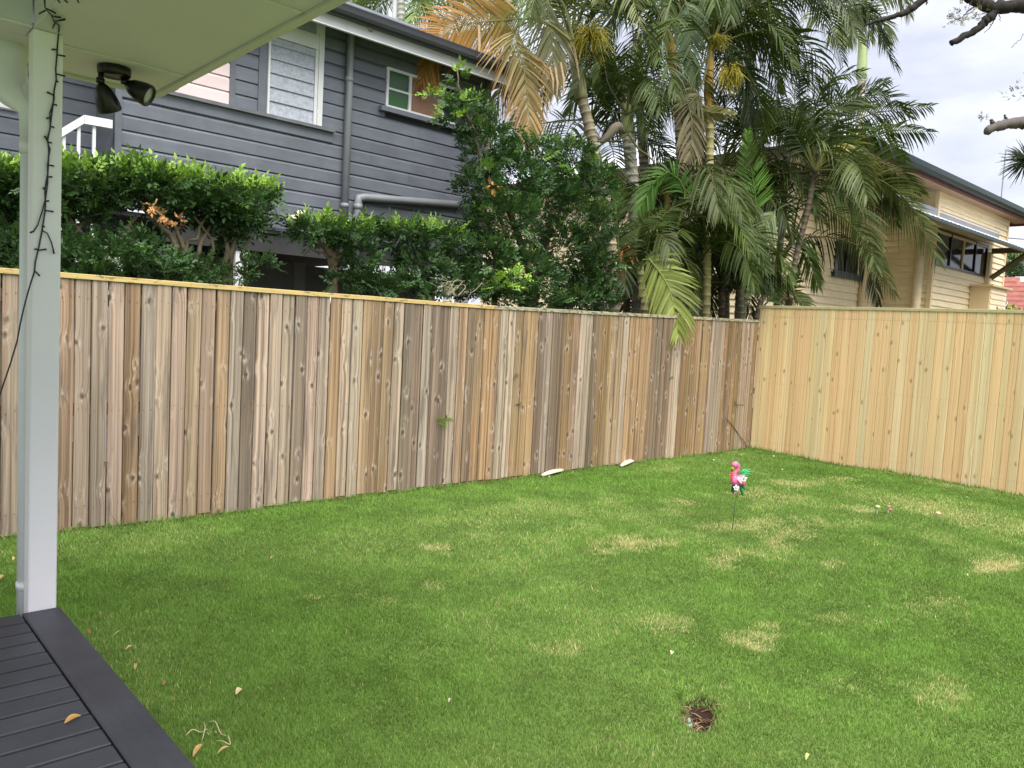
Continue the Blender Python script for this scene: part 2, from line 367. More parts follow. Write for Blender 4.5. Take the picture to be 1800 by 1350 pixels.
while yy > -1.2:
    zt = DZ-.001-.0008*random.random()
    plank(MB(), -2.4, DX0-.006-.001*random.random(), yy-.0915, yy, zt-.022, zt, .0025).build('deck_board', M_deckx, deck); yy -= pitch
MB().box((DX1-.04, -1.2, .02), (DX1-.012, DY-.01, DZ-.034)).build('fascia_board', M_deck, deck)
MB().box((-2.4, DY-.03, .02), (DX1-.042, DY-.012, DZ-.034)).build('end_joist', M_deck, deck)
for k in range(6): MB().box((DX0-.35-k*.45, -1.2, DZ-.12), (DX0-.31-k*.45, DY-.032, DZ-.026)).build('joist', M_deck, deck)

PY = DY+.004
pl = at(54, 600, 1, PY)[0]; pr = at(105, 600, 1, PY)[0]; PW = pr-pl
HS = at(75, 53, 1, PY)[2]
se = at(277, 166, 2, HS); SX, SY = se[0], se[1]
ver = empty('verandah', (pl, PY, 0), 'white verandah corner post under a pale eave soffit', 'verandah')
PD = max(.06, at(46, 600, 0, pl)[1]-PY)
mb = MB(); ch = .004
mb.prism([(pl+ch, PY), (pr-ch, PY), (pr, PY+ch), (pr, PY+PD-ch), (pr-ch, PY+PD), (pl+ch, PY+PD), (pl, PY+PD-ch), (pl, PY+ch)], lambda u, v, e: (u, v, -.02 if e == 0 else HS-.002)).build('post', M_post, ver)
# L-shaped soffit in sheets with joint strips
ys0 = PY; sw = 1.2
cut = at(200, 110, 2, HS)[1]
j1 = at(130, 68, 2, HS)[1]
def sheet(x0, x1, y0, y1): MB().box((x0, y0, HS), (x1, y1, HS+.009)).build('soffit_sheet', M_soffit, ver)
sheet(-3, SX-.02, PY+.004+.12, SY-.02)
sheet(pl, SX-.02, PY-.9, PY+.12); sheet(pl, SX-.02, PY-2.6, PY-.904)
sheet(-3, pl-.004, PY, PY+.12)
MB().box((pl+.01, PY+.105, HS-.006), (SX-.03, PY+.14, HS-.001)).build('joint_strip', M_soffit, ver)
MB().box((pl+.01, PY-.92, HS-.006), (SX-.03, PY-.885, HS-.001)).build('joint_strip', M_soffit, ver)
# beams round the inside, boxed in
x = pl-.004; seg = .55
for k in range(6): MB().box((x-seg+.003, PY, HS+.010), (x, PY+.09, HS+.46)).build('beam_panel', M_beam, ver); x -= seg
y = PY-.004
for k in range(2): MB().box((pl, y-1.2+.003, HS+.010), (pl+.09, y, HS+.46)).build('beam_panel', M_beam, ver); y -= 1.2
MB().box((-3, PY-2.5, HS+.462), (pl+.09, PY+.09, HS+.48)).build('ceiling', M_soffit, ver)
# fascia and gutter along both outer edges, roof over them
MB().box((SX-.018, PY-2.6, HS-.012), (SX+.012, SY+.012, HS+.16)).build('fascia', M_fascia, ver)
MB().box((-3, SY-.018, HS-.012), (SX-.02, SY+.012, HS+.16)).build('fascia', M_fascia, ver)
gp = [(0, 0), (.075, 0), (.10, .03), (.105, .10), (.097, .10), (.092, .034), (.072, .008), (0, .008)]
MB().prism(gp, lambda u, v, e: (SX+.013+u, PY-2.6 if e == 0 else SY+.1, HS+.045+v)).build('gutter', M_fascia, ver)
MB().prism(gp, lambda u, v, e: (-3 if e == 0 else SX+.1, SY+.013+u, HS+.05+v)).build('gutter', M_fascia, ver)
MB().add([(-3.1, PY-2.6, HS+1.0), (SX+.05, PY-2.6, HS+.19), (SX+.05, SY+.05, HS+.19), (-3.1, SY+.05, HS+.19), (-3.1, PY-1.5, HS+1.0)],
         [(0, 1, 2, 4), (4, 2, 3)]).build('roof_sheet', M_zinc, ver)
# downpipe with its elbow hugging the post
dp = empty('downpipe', (pl-.05, PY+PD+.05, 0), 'white plastic downpipe with a swan neck beside the post', 'downpipe')
xd = at(51, 600, 1, PY+PD+.05)[0]; yd = PY+PD+.05; zt = at(42, 150, 1, yd)[2]
MB().tube([(xd, yd, 0), (xd, yd, zt)], .034, 14).build('pipe', M_white, dp, True)
e0 = at(18, 100, 1, yd+.16); e1 = at(20, 140, 1, yd+.12); e2 = at(24, 168, 1, yd+.05)
MB().tube([e0+np.array([0, 0, .1]), e0, e1, e2, (xd, yd, e2[2]-.05), (xd, yd, e2[2]-.16)], [.055, .055, .054, .052, .042, .036], 14).build('elbow', M_white, dp, True)
zc = at(42, 1035, 1, yd)[2]
MB().tube([(xd, yd, zc), (xd, yd, zc+.03)], .0375, 14).build('clip', M_white, dp, True)
MB().tube([(xd, yd, zt-.25), (xd, yd, zt-.20)], .0375, 14).build('joint_collar', M_white, dp, True)

# security light under the soffit
lb = at(201, 118, 2, HS)
sec = empty('security_light', lb, 'black twin head security light fixed under the soffit', 'light')
MB().lathe((lb[0], lb[1], HS-.001), (0, 0, -1), [(0, .062), (.004, .064), (.030, .063), (.036, .058), (.037, .01)], 24).build('base', M_black, sec, True)
def head(px0, py0, px1, py1, dy0, dy1):
    a = at(px0, py0, 1, lb[1]+dy0); c = at(px1, py1, 1, lb[1]+dy1); d = c-a; Ln = np.linalg.norm(d); d /= Ln
    top = np.array([a[0], a[1], HS-.034])
    hd = MB().lathe(a, d, [(0, .012), (.012, .022), (.028, .033), (.055, .041), (Ln*.72, .046), (Ln*.95, .047), (Ln, .044), (Ln, .040), (Ln*.86, .036)], 18).build('lamp_head', M_black, sec, True)
    MB().lathe(a+d*(Ln*.88), d, [(0, .036), (.004, .036), (.008, .02), (.009, .003)], 18).build('lens', M_lens, hd, True)
    MB().tube([top, (top+a)/2, a+d*.01], .011, 10).build('arm', M_black, sec, True)
    MB().lathe(a-d*.006+np.array([0, 0, .004]), (1, 0, 0), [(-.014, .012), (.014, .012)], 10).build('knuckle', M_black, sec, True)
head(177, 146, 194, 196, 0, .03); head(222, 147, 263, 170, 0, -.06)

# string light hanging down the post
st = empty('string_light', (pl+.05, PY, 0), 'black string light wire with tiny bulbs hanging down the white post', 'string light')
wp = [(78, -6), (79, 13), (82, 17), (90, 27), (95, 38), (99, 41), (104, 45), (103, 58), (101, 80), (100, 98), (98, 122), (99, 140), (95, 160), (94, 178), (91, 200), (88, 225), (84, 245), (86, 267), (84, 305), (79, 333), (80, 361), (79, 372), (74, 405), (68, 436), (62, 461), (60.5, 478), (55, 494), (48, 518), (42, 541), (35, 572), (30, 600), (18, 640), (1, 690), (-12, 730)]
YW = PY-.006
def wpt(x, y, dy=0.0): return at(x, y, 2, HS-.006+dy*.2) if y < 52 else at(x, y, 1, YW+dy)
W = [wpt(x, y, -.012*(i > 26)*(i-26)) for i, (x, y) in enumerate(wp)]
MB().tube(W, .0027, 6).build('wire', M_black, st, True)
w2 = [at(x+dx, y, 1, YW-.003) for x, y, dx in [(95, 160, 0), (92, 175, 3), (90, 200, -2.5), (86, 225, 2.5), (84, 245, -2), (88, 262, 0), (86, 290, -2.5), (82, 320, 2), (77, 350, 3), (80, 372, -6), (66, 396, 0), (58, 408, 0)]]
MB().tube(w2, .0025, 6).build('wire', M_black, st, True)
w3 = [at(x, y, 1, YW-.003) for x, y in [(74, 405), (83, 410), (90, 425), (95, 444)]]
MB().tube(w3, .0025, 6).build('wire', M_black, st, True)
for (x, y, x2, y2) in [(80, 18, 69, 24), (82, 15, 98, 23), (91, 28, 107, 31), (96, 38, 114, 34), (97, 40, 93, 49), (104, 54, 118, 57), (101, 87, 91, 87), (100, 96, 115, 99), (100, 130, 115, 134), (98, 141, 102, 144), (94, 167, 83, 162), (94, 183, 100, 185), (91, 206, 82, 208), (89, 222, 95, 224), (84, 247, 78, 239), (84, 250, 91, 251), (86, 290, 95, 292), (84, 311, 92, 311), (80, 330, 76, 331), (80, 354, 86, 353), (80, 370, 94, 372), (74, 396, 78, 399), (60, 406, 53, 409), (93, 438, 95, 446), (68, 438, 61, 438), (68, 440, 82, 438), (61, 476, 70, 485), (100, -2, 105, 4), (112, -2, 118, 4), (135, -3, 138, 4)]:
    MB().tube([wpt(x, y, -.002), wpt(x2, y2, -.008)], [.0024, .0036], 6).build('bulb', M_black, st, True)

# ------------------------------------------------------------------ fences
def pal_mesh(name, w_, h, th, bow=0):
    mb = MB(); c = .004; prof = [(-w_/2+c, -th/2), (w_/2-c, -th/2), (w_/2, -th/2+c), (w_/2, th/2), (-w_/2, th/2), (-w_/2, -th/2+c)]
    zs = [0, h*.5, h]; n = len(prof)
    for z in zs:
        mb.v += [(u+bow*(4*(z/h)*(1-z/h)), v, z) for u, v in prof]; mb.c += [(1, 1, 1)]*n
    mb.f = [tuple(range(n-1, -1, -1)), tuple(range(2*n, 3*n))]+[(k*n+i, k*n+(i+1) % n, (k+1)*n+(i+1) % n, (k+1)*n+i) for k in range(2) for i in range(n)]
    return mb.mesh(name)
OLDM = [pal_mesh('paling', .097, 1.0, .015, bw) for bw in (0, .002, -.002, .001)]
NEWM = [pal_mesh('paling', .0985, 1.0, .016, bw) for bw in (0, .0012, -.0012)]
for q in OLDM: q.materials.append(M_old)
for q in NEWM: q.materials.append(M_new)
TONE = dict(g=(.47, .365, .285), k=(.37, .315, .265), b=(.25, .155, .07), d=(.17, .13, .095), h=(.40, .265, .135), p=(.56, .455, .36), t=(.41, .295, .19), o=(.42, .26, .14))
SEQ = [(22, 'g'), (38, 'b'), (117, 't'), (146, 'g'), (176, 'k'), (204, 'g'), (232, 'b'), (259, 'k'), (285, 'g'), (311, 'g'), (336, 'g'), (360, 't'), (383, 't'), (406, 'o'), (428, 'k'), (450, 'd'), (475, 'p'), (495, 'g'), (517, 'g'), (540, 'd'), (560, 'g'), (580, 'k'), (598, 'h'), (617, 'g'), (637, 'p'), (655, 'h'), (672, 'b'), (690, 'h'), (708, 'g'), (725, 'd'), (743, 'd'), (757, 'k'), (775, 'd'), (790, 'd'), (803, 'g'), (818, 't'), (832, 'd'), (848, 'h'), (862, 'h'), (877, 'o'), (905, 'p'), (918, 'h'), (942, 'h'), (955, 'd'), (968, 'k'), (990, 'd'), (1003, 'b'), (1013, 't'), (1030, 'p'), (1050, 'd'), (1068, 'b'), (1085, 't'), (1100, 'p'), (1120, 'h'), (1142, 'h'), (1172, 'd'), (1190, 'p'), (1215, 'b'), (1240, 'h'), (1270, 'k'), (1300, 'b'), (1318, 'g'), (1340, 'h')]
ZTL = at(503, 510, 1, YF)[2]; ZTR = at(1570, 541, 0, XC)[2]; ZTC = at(1330, 563, 1, YF)[2]
fl = empty('paling_fence', (5, YF, 0), 'long weathered grey brown timber paling fence behind the lawn', 'fence')
x = -1.6; nails = MB(); k = 0
while x < XC-.03:
    wdt = .0995+random.uniform(-.002, .002)
    pxm = proj((x+.05, YF, .9))[0]; tone = 'h'
    for lim, tn in SEQ:
        if pxm < lim: tone = tn; break
    f_ = random.uniform(.92, 1.08); mw = .64 if x < 5 else .68; mean = (.42, .32, .235) if x < 4.5 else (.39, .275, .165)
    cc = tuple((v*mw+u*(1-mw))*f_*random.uniform(.97, 1.03) for v, u in zip(TONE[tone], mean))
    me = random.choice(OLDM); o = link('paling', me, None, fl, cc)
    o.parent = fl; o.matrix_parent_inverse = Matrix()
    zt = ZTL-.0315+(ZTC-ZTL)*max(0, (x-4.5)/(XC-4.5))
    z0 = random.uniform(.005, .03)
    o.location = (x+wdt/2-5, random.uniform(-.003, .003)+(.006 if random.random() < .12 else 0), z0); o.scale = (random.uniform(.965, 1.01), 1, zt-z0)
    o.rotation_euler = (0, random.uniform(-.0022, .0022), 0)
    for zz in (.16, .82, zt-.12):
        for dx in (.025, .075):
            zq = zz+random.uniform(-.015, .015); nails.box((x+dx-.0023, YF-.0095, zq-.0023), (x+dx+.0023, YF-.006, zq+.0023))
    x += wdt+(random.uniform(.0018, .004) if random.random() > .1 else .007); k += 1
M_nail = paint('nail_steel', (.10, .08, .07), .5, .2, 5)
tag(nails.build('nails', M_nail, fl), kind='stuff')
for z in (.16, .82, ZTL-.16): MB().box((-1.6, YF+.012, z-.04), (XC+.02, YF+.05, z+.04)).build('rail', M_old, fl, color=TONE['b'])
x = -1.2
while x < XC: MB().box((x, YF+.052, 0), (x+.1, YF+.15, ZTL-.06)).build('post', M_old, fl, color=TONE['b']); x += 2.4
xm = at(868, 537, 1, YF)[0]
def cap(name, x0, x1, z0, z1, c, parent, mt, th=.033):
    mb = MB(); n = 14; pts = []
    for i in range(n+1):
        t_ = i/n; xx = x0+(x1-x0)*t_; zz = z0+(z1-z0)*t_+random.uniform(-.002, .002); pts.append((xx, zz))
    for (xa, za), (xb, zb) in zip(pts, pts[1:]):
        mb.add([(xa, YF-.018, za-th), (xb, YF-.018, zb-th), (xb, YF+.06, zb-th), (xa, YF+.06, za-th), (xa, YF-.018, za-.003), (xb, YF-.018, zb-.003), (xb, YF-.015, zb), (xa, YF-.015, za), (xb, YF+.06, zb), (xa, YF+.06, za)],
               [(0, 3, 2, 1), (0, 1, 5, 4), (4, 5, 6, 7), (7, 6, 8, 9), (3, 9, 8, 2)])
    return mb.build(name, mt, parent, color=c)
def cap_mat(name, c, spots, amt, lo, hi):
    mt, t, bb = new_mat(name); v = objvec(t, False); g = noise(t, v, 1, 5, .65, (3, 30, 60)); base = ramp(t, g, [(.3, tuple(a*.8 for a in c)), (.65, tuple(a*1.1 for a in c))])
    s = noise(t, v, 1, 5, .7, (14, 45, 45)); cc = mixc(t, mth(t, 'MULTIPLY', ramp(t, s, [(lo, (0, 0, 0)), (hi, (1, 1, 1))]), amt), base, spots)
    s2 = noise(t, v, 1, 3, .6, (5, 20, 20)); cc = mixc(t, mth(t, 'MULTIPLY', ramp(t, s2, [(.6, (0, 0, 0)), (.72, (1, 1, 1))]), .5), cc, tuple(a*.6 for a in c))
    t.links.new(cc, bb.inputs['Base Color']); bb.inputs['Roughness'].default_value = .8; bump(t, bb, g, .3, .002); return mt
M_capA = cap_mat('fresh_capping', (.58, .43, .17), (.16, .11, .05), .8, .56, .62)
M_capB = cap_mat('lichen_capping', (.40, .36, .24), (.09, .10, .06), .9, .48, .58)
M_capC = cap_mat('new_capping', (.50, .44, .24), (.40, .40, .22), .6, .5, .6)
cap('capping_rail', -1.6, xm-.002, ZTL, at(868, 537, 1, YF)[2], (1, 1, 1), fl, M_capA)
o = cap('capping_rail', xm, XC-.014, at(868, 537, 1, YF)[2]-.002, ZTC+.006, (1, 1, 1), fl, M_capB); o['label'] = 'older capping length spotted with lichen'
MB().box((-1.6, YF+.002, -.05), (XC, YF+.01, .035)).build('plinth_board', M_old, fl, color=TONE['b'])

fr = empty('paling_fence', (XC, 3.5, 0), 'taller fence of fresh honey coloured pine palings on the right', 'fence')
NT = [(.84, .64, .36), (.85, .67, .40), (.82, .65, .36), (.85, .60, .33), (.79, .66, .40), (.86, .68, .40), (.82, .57, .31), (.78, .65, .39)]
y = YF-.004; nails = MB(); i = 0
while y > .6:
    wdt = .1; cc = NT[random.randrange(len(NT))]; f_ = random.uniform(.93, 1.06)
    o = link('paling', random.choice(NEWM), None, fr, tuple(v*f_ for v in cc)); o.matrix_parent_inverse = Matrix()
    zt = ZTR-.0335; o.rotation_euler = (0, 0, -math.pi/2)
    z0 = -.02 if y > 4 else -.04
    wv = random.choice([1, 1, 1, 1, .72, 1.0]); wdt *= wv
    o.location = (random.uniform(-.0015, .0015)-.0, y-wdt/2-3.5, z0); o.scale = (wv, 1, zt-z0)
    for zz in (.14, .95, zt-.10):
        for dx in (.25, .75):
            zq = zz+random.uniform(-.008, .008)
            nails.box((XC-.0105, y-wdt*dx-.0022, zq-.0022), (XC-.006, y-wdt*dx+.0022, zq+.0022))
    y -= wdt+random.uniform(.0008, .0022); i += 1
tag(nails.build('nails', M_nail, fr), kind='stuff')
for z in (.14, .95, ZTR-.14): MB().box((XC+.012, .6, z-.04), (XC+.05, YF-.004, z+.04)).build('rail', M_new, fr, color=NT[2])
for yy in (YF-.11, 3.4, 1.1): MB().box((XC+.052, yy, 0), (XC+.15, yy+.1, ZTR-.06)).build('post', M_new, fr, color=NT[2])
mb = MB(); y0, y1 = .6, YF+.012
mb.add([(XC-.02, y0, ZTR-.034), (XC-.02, y1, ZTR-.034), (XC-.02, y1, ZTR-.003), (XC-.02, y0, ZTR-.003), (XC-.017, y1, ZTR), (XC-.017, y0, ZTR), (XC+.06, y1, ZTR), (XC+.06, y0, ZTR), (XC+.06, y1, ZTR-.034), (XC+.06, y0, ZTR-.034)],
       [(0, 3, 2, 1), (3, 5, 4, 2), (5, 7, 6, 4), (0, 1, 8, 9), (7, 9, 8, 6), (1, 2, 4, 6, 8), (0, 9, 7, 5, 3)])
mb.build('capping_rail', M_capC, fr)
# pencil line left by the builder's string along the boards near the top
MB().box((XC-.0092, .6, ZTR-.155), (XC-.0086, YF-.02, ZTR-.152)).build('pencil_line', paint('pencil', (.46, .36, .21), .8), fr)

# ------------------------------------------------------------------ grey house
YH = 8.0
def PH(px, py, Y=YH): return at(px, py, 1, Y)
gh = empty('weatherboard_house', (4.5, YH, 0), 'raised house of peeling dark grey weatherboards behind the fence', 'house')
GXL, GXR = PH(200, 230)[0], PH(843, 410)[0]
GZ0, GZ1 = PH(490, 402)[2], 5.0
SP = .148
def boards(parent, axis, fixed, u0, u1, z0, z1, sp, mat, holes=(), joints=0, out=-1, name='weatherboard', tk=.02, lap=False, color=None):
    """horizontal boards on the plane axis=fixed; u is the other plan axis; out = side the face looks to"""
    z = z0
    while z < z1-.03:
        zt = min(z+sp, z1); segs = [(u0, u1)]
        for (a, b_, c, d) in holes:
            if z+sp*.5 > c and z+sp*.5 < d:
                ns = []
                for s in segs:
                    if b_ <= s[0] or a >= s[1]: ns.append(s); continue
                    if a > s[0]: ns.append((s[0], a))
                    if b_ < s[1]: ns.append((b_, s[1]))
                segs = ns
        fin = []
        for s in segs:
            if joints and s[1]-s[0] > 1.4 and random.random() < joints:
                q = random.uniform(s[0]+.5, s[1]-.5); fin += [(s[0], q-.0012), (q+.0012, s[1])]
            else: fin.append(s)
        for s in fin:
            jit = random.uniform(0, .002)
            if lap: prof = [(0, 0), (tk+jit, 0), (tk+jit, .012), (.004, sp+.004), (0, sp+.004)]
            else: prof = [(0, .0015), (tk+jit, .0015), (tk+jit, sp-.032), (tk-.004+jit, sp-.026), (.003, sp-.001), (0, sp-.001)]
            if axis == 1: fn = lambda u, v, e: (s[0] if e == 0 else s[1], fixed+out*u, z+v)
            else: fn = lambda u, v, e: (fixed+out*u, s[0] if e == 0 else s[1], z+v)
            MB().prism(prof, fn).build(name, mat, parent, color=color)
        z += sp
wz = PH(520, 215)[2]              # sill level of the louvre window
wL, wR = PH(468, 130)[0], PH(564, 130)[0]; wT = PH(500, 42)[2]
pL, pR = PH(330, 170)[0]-.6, PH(402, 150)[0]
cL = PH(452, 150)[0]
s0, s1 = PH(680, 165)[0], PH(817, 195)[0]; sZ0, sZ1 = PH(682, 188)[2], PH(682, 124)[2]
rows = round((wz-GZ0)/SP); SPz = (wz-GZ0)/rows
boards(gh, 1, YH, GXL+.06, GXR-.05, GZ0, wz-.001, SPz, M_grey, joints=.75)
boards(gh, 1, YH, pR+.06, GXR-.05, wz, GZ1, SPz, M_grey, holes=[(cL, wR+.012, wz-.1, 9), (s0-.03, s1+.03, sZ0-.12, sZ1+.02)], joints=.55)
boards(gh, 1, YH, pL, pR-.002, wz, GZ1, SPz, M_pink)
MB().box((pR, YH-.028, wz), (pR+.058, YH, GZ1)).build('cover_strip', M_grey, gh)
MB().box((cL+.002, YH-.03, wz), (wL-.004, YH, GZ1)).build('window_casing', M_grey, gh)
MB().box((GXL, YH-.035, GZ0), (GXL+.058, YH+.06, GZ1)).build('corner_stop', M_grey, gh)
MB().box((GXR-.048, YH-.035, GZ0-.35), (GXR+.05, YH+.06, GZ1)).build('corner_stop', M_grey, gh)
MB().box((GXL+.06, YH-.03, wz-.135), (wR+.16, YH-.023, wz-.03)).build('apron_board', M_grey, gh)
MB().box((GXL+.06, YH-.075, wz-.03), (wR+.16, YH-.003, wz+.004)).build('sill_rail', paint('peeling_sill', (.17, .175, .19), .7, .2, 5, .2, flake=(.42, .42, .43), streak=(2, 30, 60)), gh)
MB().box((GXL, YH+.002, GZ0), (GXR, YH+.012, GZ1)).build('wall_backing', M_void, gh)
MB().box((GXR+.03, YH+.05, GZ0), (GXR+.05, YH+7, GZ1)).build('side_wall', M_grey, gh)
# louvre window
lw = MB().box((wR-.05, YH-.05, wz+.006), (wR+.008, YH, GZ1)).build('window', M_oldwhite, gh)
MB().box((wL, YH-.05, wz+.006), (wL+.022, YH, GZ1)).build('frame', M_oldwhite, lw)
MB().box((wR-.085, YH-.035, wz+.006), (wR-.052, YH, GZ1-.2)).build('frame', M_oldwhite, lw)
z = wz+.012; nb = 0
while z < GZ1-.1:
    y0, y1 = YH-.022, YH-.008
    MB().add([(wL+.024, y0-.004, z), (wR-.088, y0-.004, z), (wR-.088, y1, z+.155), (wL+.024, y1, z+.155), (wL+.024, y0, z), (wR-.088, y0, z), (wR-.088, y1+.004, z+.155), (wL+.024, y1+.004, z+.155)],
             [(0, 1, 2, 3), (4, 7, 6, 5), (0, 4, 5, 1), (3, 2, 6, 7), (0, 3, 7, 4), (1, 5, 6, 2)]).build('louvre_blade', M_frost, lw); z += .143
MB().box((wL+.022, YH-.045, wT-.17), (wR-.052, YH-.03, wT-.02)).build('head_board', M_oldwhite, lw)
# small three part window
sw_ = MB().box((s0-.03, YH-.045, sZ0-.02), (s1+.03, YH-.004, sZ0+.012)).build('window', M_oldwhite, gh)
def bar(x0, x1, z0, z1, y=.04): MB().box((x0, YH-y, z0), (x1, YH-.004, z1)).build('frame', M_oldwhite, sw_)
W_ = s1-s0; xa, xb = PH(718, 170)[0], PH(776, 185)[0]
bar(s0-.03, s0, sZ0+.012, sZ1); bar(s1, s1+.03, sZ0+.012, sZ1); bar(s0-.03, s1+.03, sZ1, sZ1+.03); bar(xa-.018, xa+.018, sZ0+.013, sZ1-.001, .038); bar(xb-.018, xb+.018, sZ0+.013, sZ1-.001, .038)
zm = (sZ0+sZ1)/2; bar(s0, xa-.018, zm-.012, zm+.012, .034); bar(xb+.018, s1, zm-.012, zm+.012, .034)
def pane(x0, x1, z0, z1, mt): MB().box((x0, YH-.018, z0), (x1, YH-.012, z1)).build('pane', mt, sw_)
pane(s0+.001, xa-.019, sZ0+.013, zm-.013, M_green); pane(s0+.001, xa-.019, zm+.013, sZ1-.001, M_green)
pane(xa+.019, xb-.019, sZ0+.013, sZ1-.002, M_amber); pane(xb+.019, s1-.001, sZ0+.013, zm-.013, M_dark); pane(xb+.019, s1-.001, zm+.013, sZ1-.001, M_dark)
MB().box((s0-.12, YH-.09, sZ0-.075), (s1+.08, YH-.003, sZ0-.022)).build('sill', M_grey, gh)
# eaves: fascia, quad gutter, roof
YE = YH-.42
fz1 = at(600, 32, 1, YE)[2]; fz0 = at(600, 51, 1, YE)[2]
M_fas = paint('pale_grey_fascia', (.44, .44, .45), .5, .08, 3)
MB().box((GXL-.9, YE, fz0), (GXR+.5, YE+.02, fz1+.1)).build('fascia', M_fas, gh)
MB().box((GXL-.9, YE-.012, fz0-.012), (GXR+.5, YE+.024, fz0-.001)).build('fascia_bead', M_oldwhite, gh)
gq = [(0, 0), (.06, .0), (.085, .02), (.10, .05), (.105, .085), (.112, .115), (.103, .118), (0, .118)]
MB().prism(gq, lambda u, v, e: (GXL-.9 if e == 0 else GXR+.55, YE-.002-u, fz1+v-.002)).build('gutter', M_gutter, gh)
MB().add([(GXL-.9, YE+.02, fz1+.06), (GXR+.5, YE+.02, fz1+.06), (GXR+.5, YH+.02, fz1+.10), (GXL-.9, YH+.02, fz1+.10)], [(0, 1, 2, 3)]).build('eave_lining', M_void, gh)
MB().add([(GXL-6, YE-.05, fz1+.13), (GXR+.55, YE-.05, fz1+.13), (GXR-2.5, YE+4, fz1+1.7), (GXL-6, YE+4, fz1+1.7), (GXR+.55, YE+8, fz1+.13), (GXL-6, YE+8, fz1+.13)],
         [(0, 1, 2, 3), (1, 4, 2), (3, 2, 4, 5)]).build('roof', M_zinc, gh)
# waste and down pipes
px_ = PH(606, 220)[0]
MB().tube([(px_, YH-.065, PH(606, 395)[2]-.5), (px_, YH-.065, PH(610, 62)[2]), (px_+.02, YH-.1, PH(610, 62)[2]+.12), (px_+.02, YE-.02, fz1)], .042, 12).build('downpipe', M_grey_l, gh, True)
for yy in (142, 364): zz = PH(606, yy)[2]; MB().tube([(px_, YH-.065, zz-.02), (px_, YH-.065, zz+.03)], .047, 12).build('pipe_collar', M_grey_l, gh, True)
a = PH(628, 346, YH-.07); bq = PH(818, 361, YH-.07); cq = PH(627, 420, YH-.07); bq[1] = YH-.07
MB().tube([bq, a+(bq-a)*.06, a+(bq-a)*.015+np.array([0, 0, -.012]), np.array([cq[0], YH-.07, a[2]-.06]), np.array([cq[0], YH-.07, cq[2]-.4])], .046, 12).build('waste_pipe', M_grey_l, gh, True)
MB().tube([np.array([cq[0], YH-.07, a[2]-.14]), np.array([cq[0], YH-.07, a[2]-.08])], .051, 12).build('pipe_collar', M_grey_l, gh, True)
# recessed wing on the left with stairs
YR = 8.6
boards(gh, 1, YR, GXL-4.5, GXL+.3, GZ0-.4, GZ1+.2, SPz, M_grey)
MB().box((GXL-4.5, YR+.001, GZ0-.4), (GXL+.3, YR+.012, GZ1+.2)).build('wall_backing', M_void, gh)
wv = MB().box((PH(-70, 150, YR)[0], YR-.05, PH(0, 192, YR)[2]), (PH(28, 150, YR)[0], YR-.022, PH(0, 110, YR)[2])).build('window', M_white, gh)
z = PH(0, 190, YR)[2]
while z < PH(0, 112, YR)[2]-.1:
    MB().box((PH(-66, 150, YR)[0], YR-.062, z), (PH(25, 150, YR)[0], YR-.051, z+.09)).build('louvre_blade', M_white, wv); z += .1
MB().box((GXL, YH+.06, GZ0), (GXL+.02, YR, GZ1)).build('return_wall', M_grey, gh)
# under the house
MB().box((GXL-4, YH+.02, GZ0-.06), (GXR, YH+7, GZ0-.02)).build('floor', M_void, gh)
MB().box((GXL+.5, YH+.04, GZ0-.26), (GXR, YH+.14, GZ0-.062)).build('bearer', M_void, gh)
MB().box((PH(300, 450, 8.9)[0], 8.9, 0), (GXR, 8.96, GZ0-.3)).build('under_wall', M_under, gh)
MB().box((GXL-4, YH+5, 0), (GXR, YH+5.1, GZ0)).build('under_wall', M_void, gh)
def stump(px, Y=YH+.06, wpx=.13):
    x_ = at(px, 450, 1, Y)[0]; MB().box((x_-wpx/2, Y, 0), (x_+wpx/2, Y+wpx, GZ0-.262)).build('house_stump', M_white, gh)
for px in (203, 425, 820): stump(px)
stump(30, YH+1.2); stump(125, YH+1.6, .1); stump(255, YH+1.8, .1)
sx = PH(527, 480, 8.88)[0]
MB().box((sx-.07, 8.87, 0), (sx+.07, 8.899, PH(527, 462, 8.88)[2])).build('door_panel', paint('pale_grey_panel', (.30, .31, .31), .6), gh)
# white timber stairs of the grey house
stq = empty('timber_stairs', (GXL-.5, 7.9, 0), 'white timber stair rail with thin balusters beside the grey house', 'stairs')
YS = 7.9
r1, r2, r3 = PH(-20, 302, YS), PH(146, 203, YS), PH(196, 212, YS)
def rail(a, b_, t=.035, h=.075): MB().add([a+np.array(v) for v in ((0, -t, -h), (0, t, -h), (0, t, 0), (0, -t, 0))]+[b_+np.array(v) for v in ((0, -t, -h), (0, t, -h), (0, t, 0), (0, -t, 0))],
    [(0, 1, 2, 3), (7, 6, 5, 4), (0, 4, 5, 1), (1, 5, 6, 2), (2, 6, 7, 3), (3, 7, 4, 0)]).build('handrail', M_white, stq)
rail(r1, r2); rail(r2+np.array([.003, 0, 0]), r3)
for q in (85, 112, 138, 165):
    p = PH(q, 240, YS); t_ = (p[0]-r1[0])/(r2[0]-r1[0]); zt = (r1+(r2-r1)*min(1, t_))[2] if t_ < 1 else r2[2]
    MB().box((p[0]-.013, YS-.013, zt-1.3), (p[0]+.013, YS+.013, zt-.06)).build('baluster', M_white, stq)
for k in range(9):
    q = r2+(r1-r2)*(k/6); MB().box((q[0]-.14, YS-.4, q[2]-1.35-.04), (q[0]+.14, YS-.05, q[2]-1.35)).build('tread', M_white, stq)
MB().box((r2[0], YS-.4, r2[2]-1.39), (r3[0]-.05, YS-.046, r2[2]-1.352)).build('landing', M_white, stq)

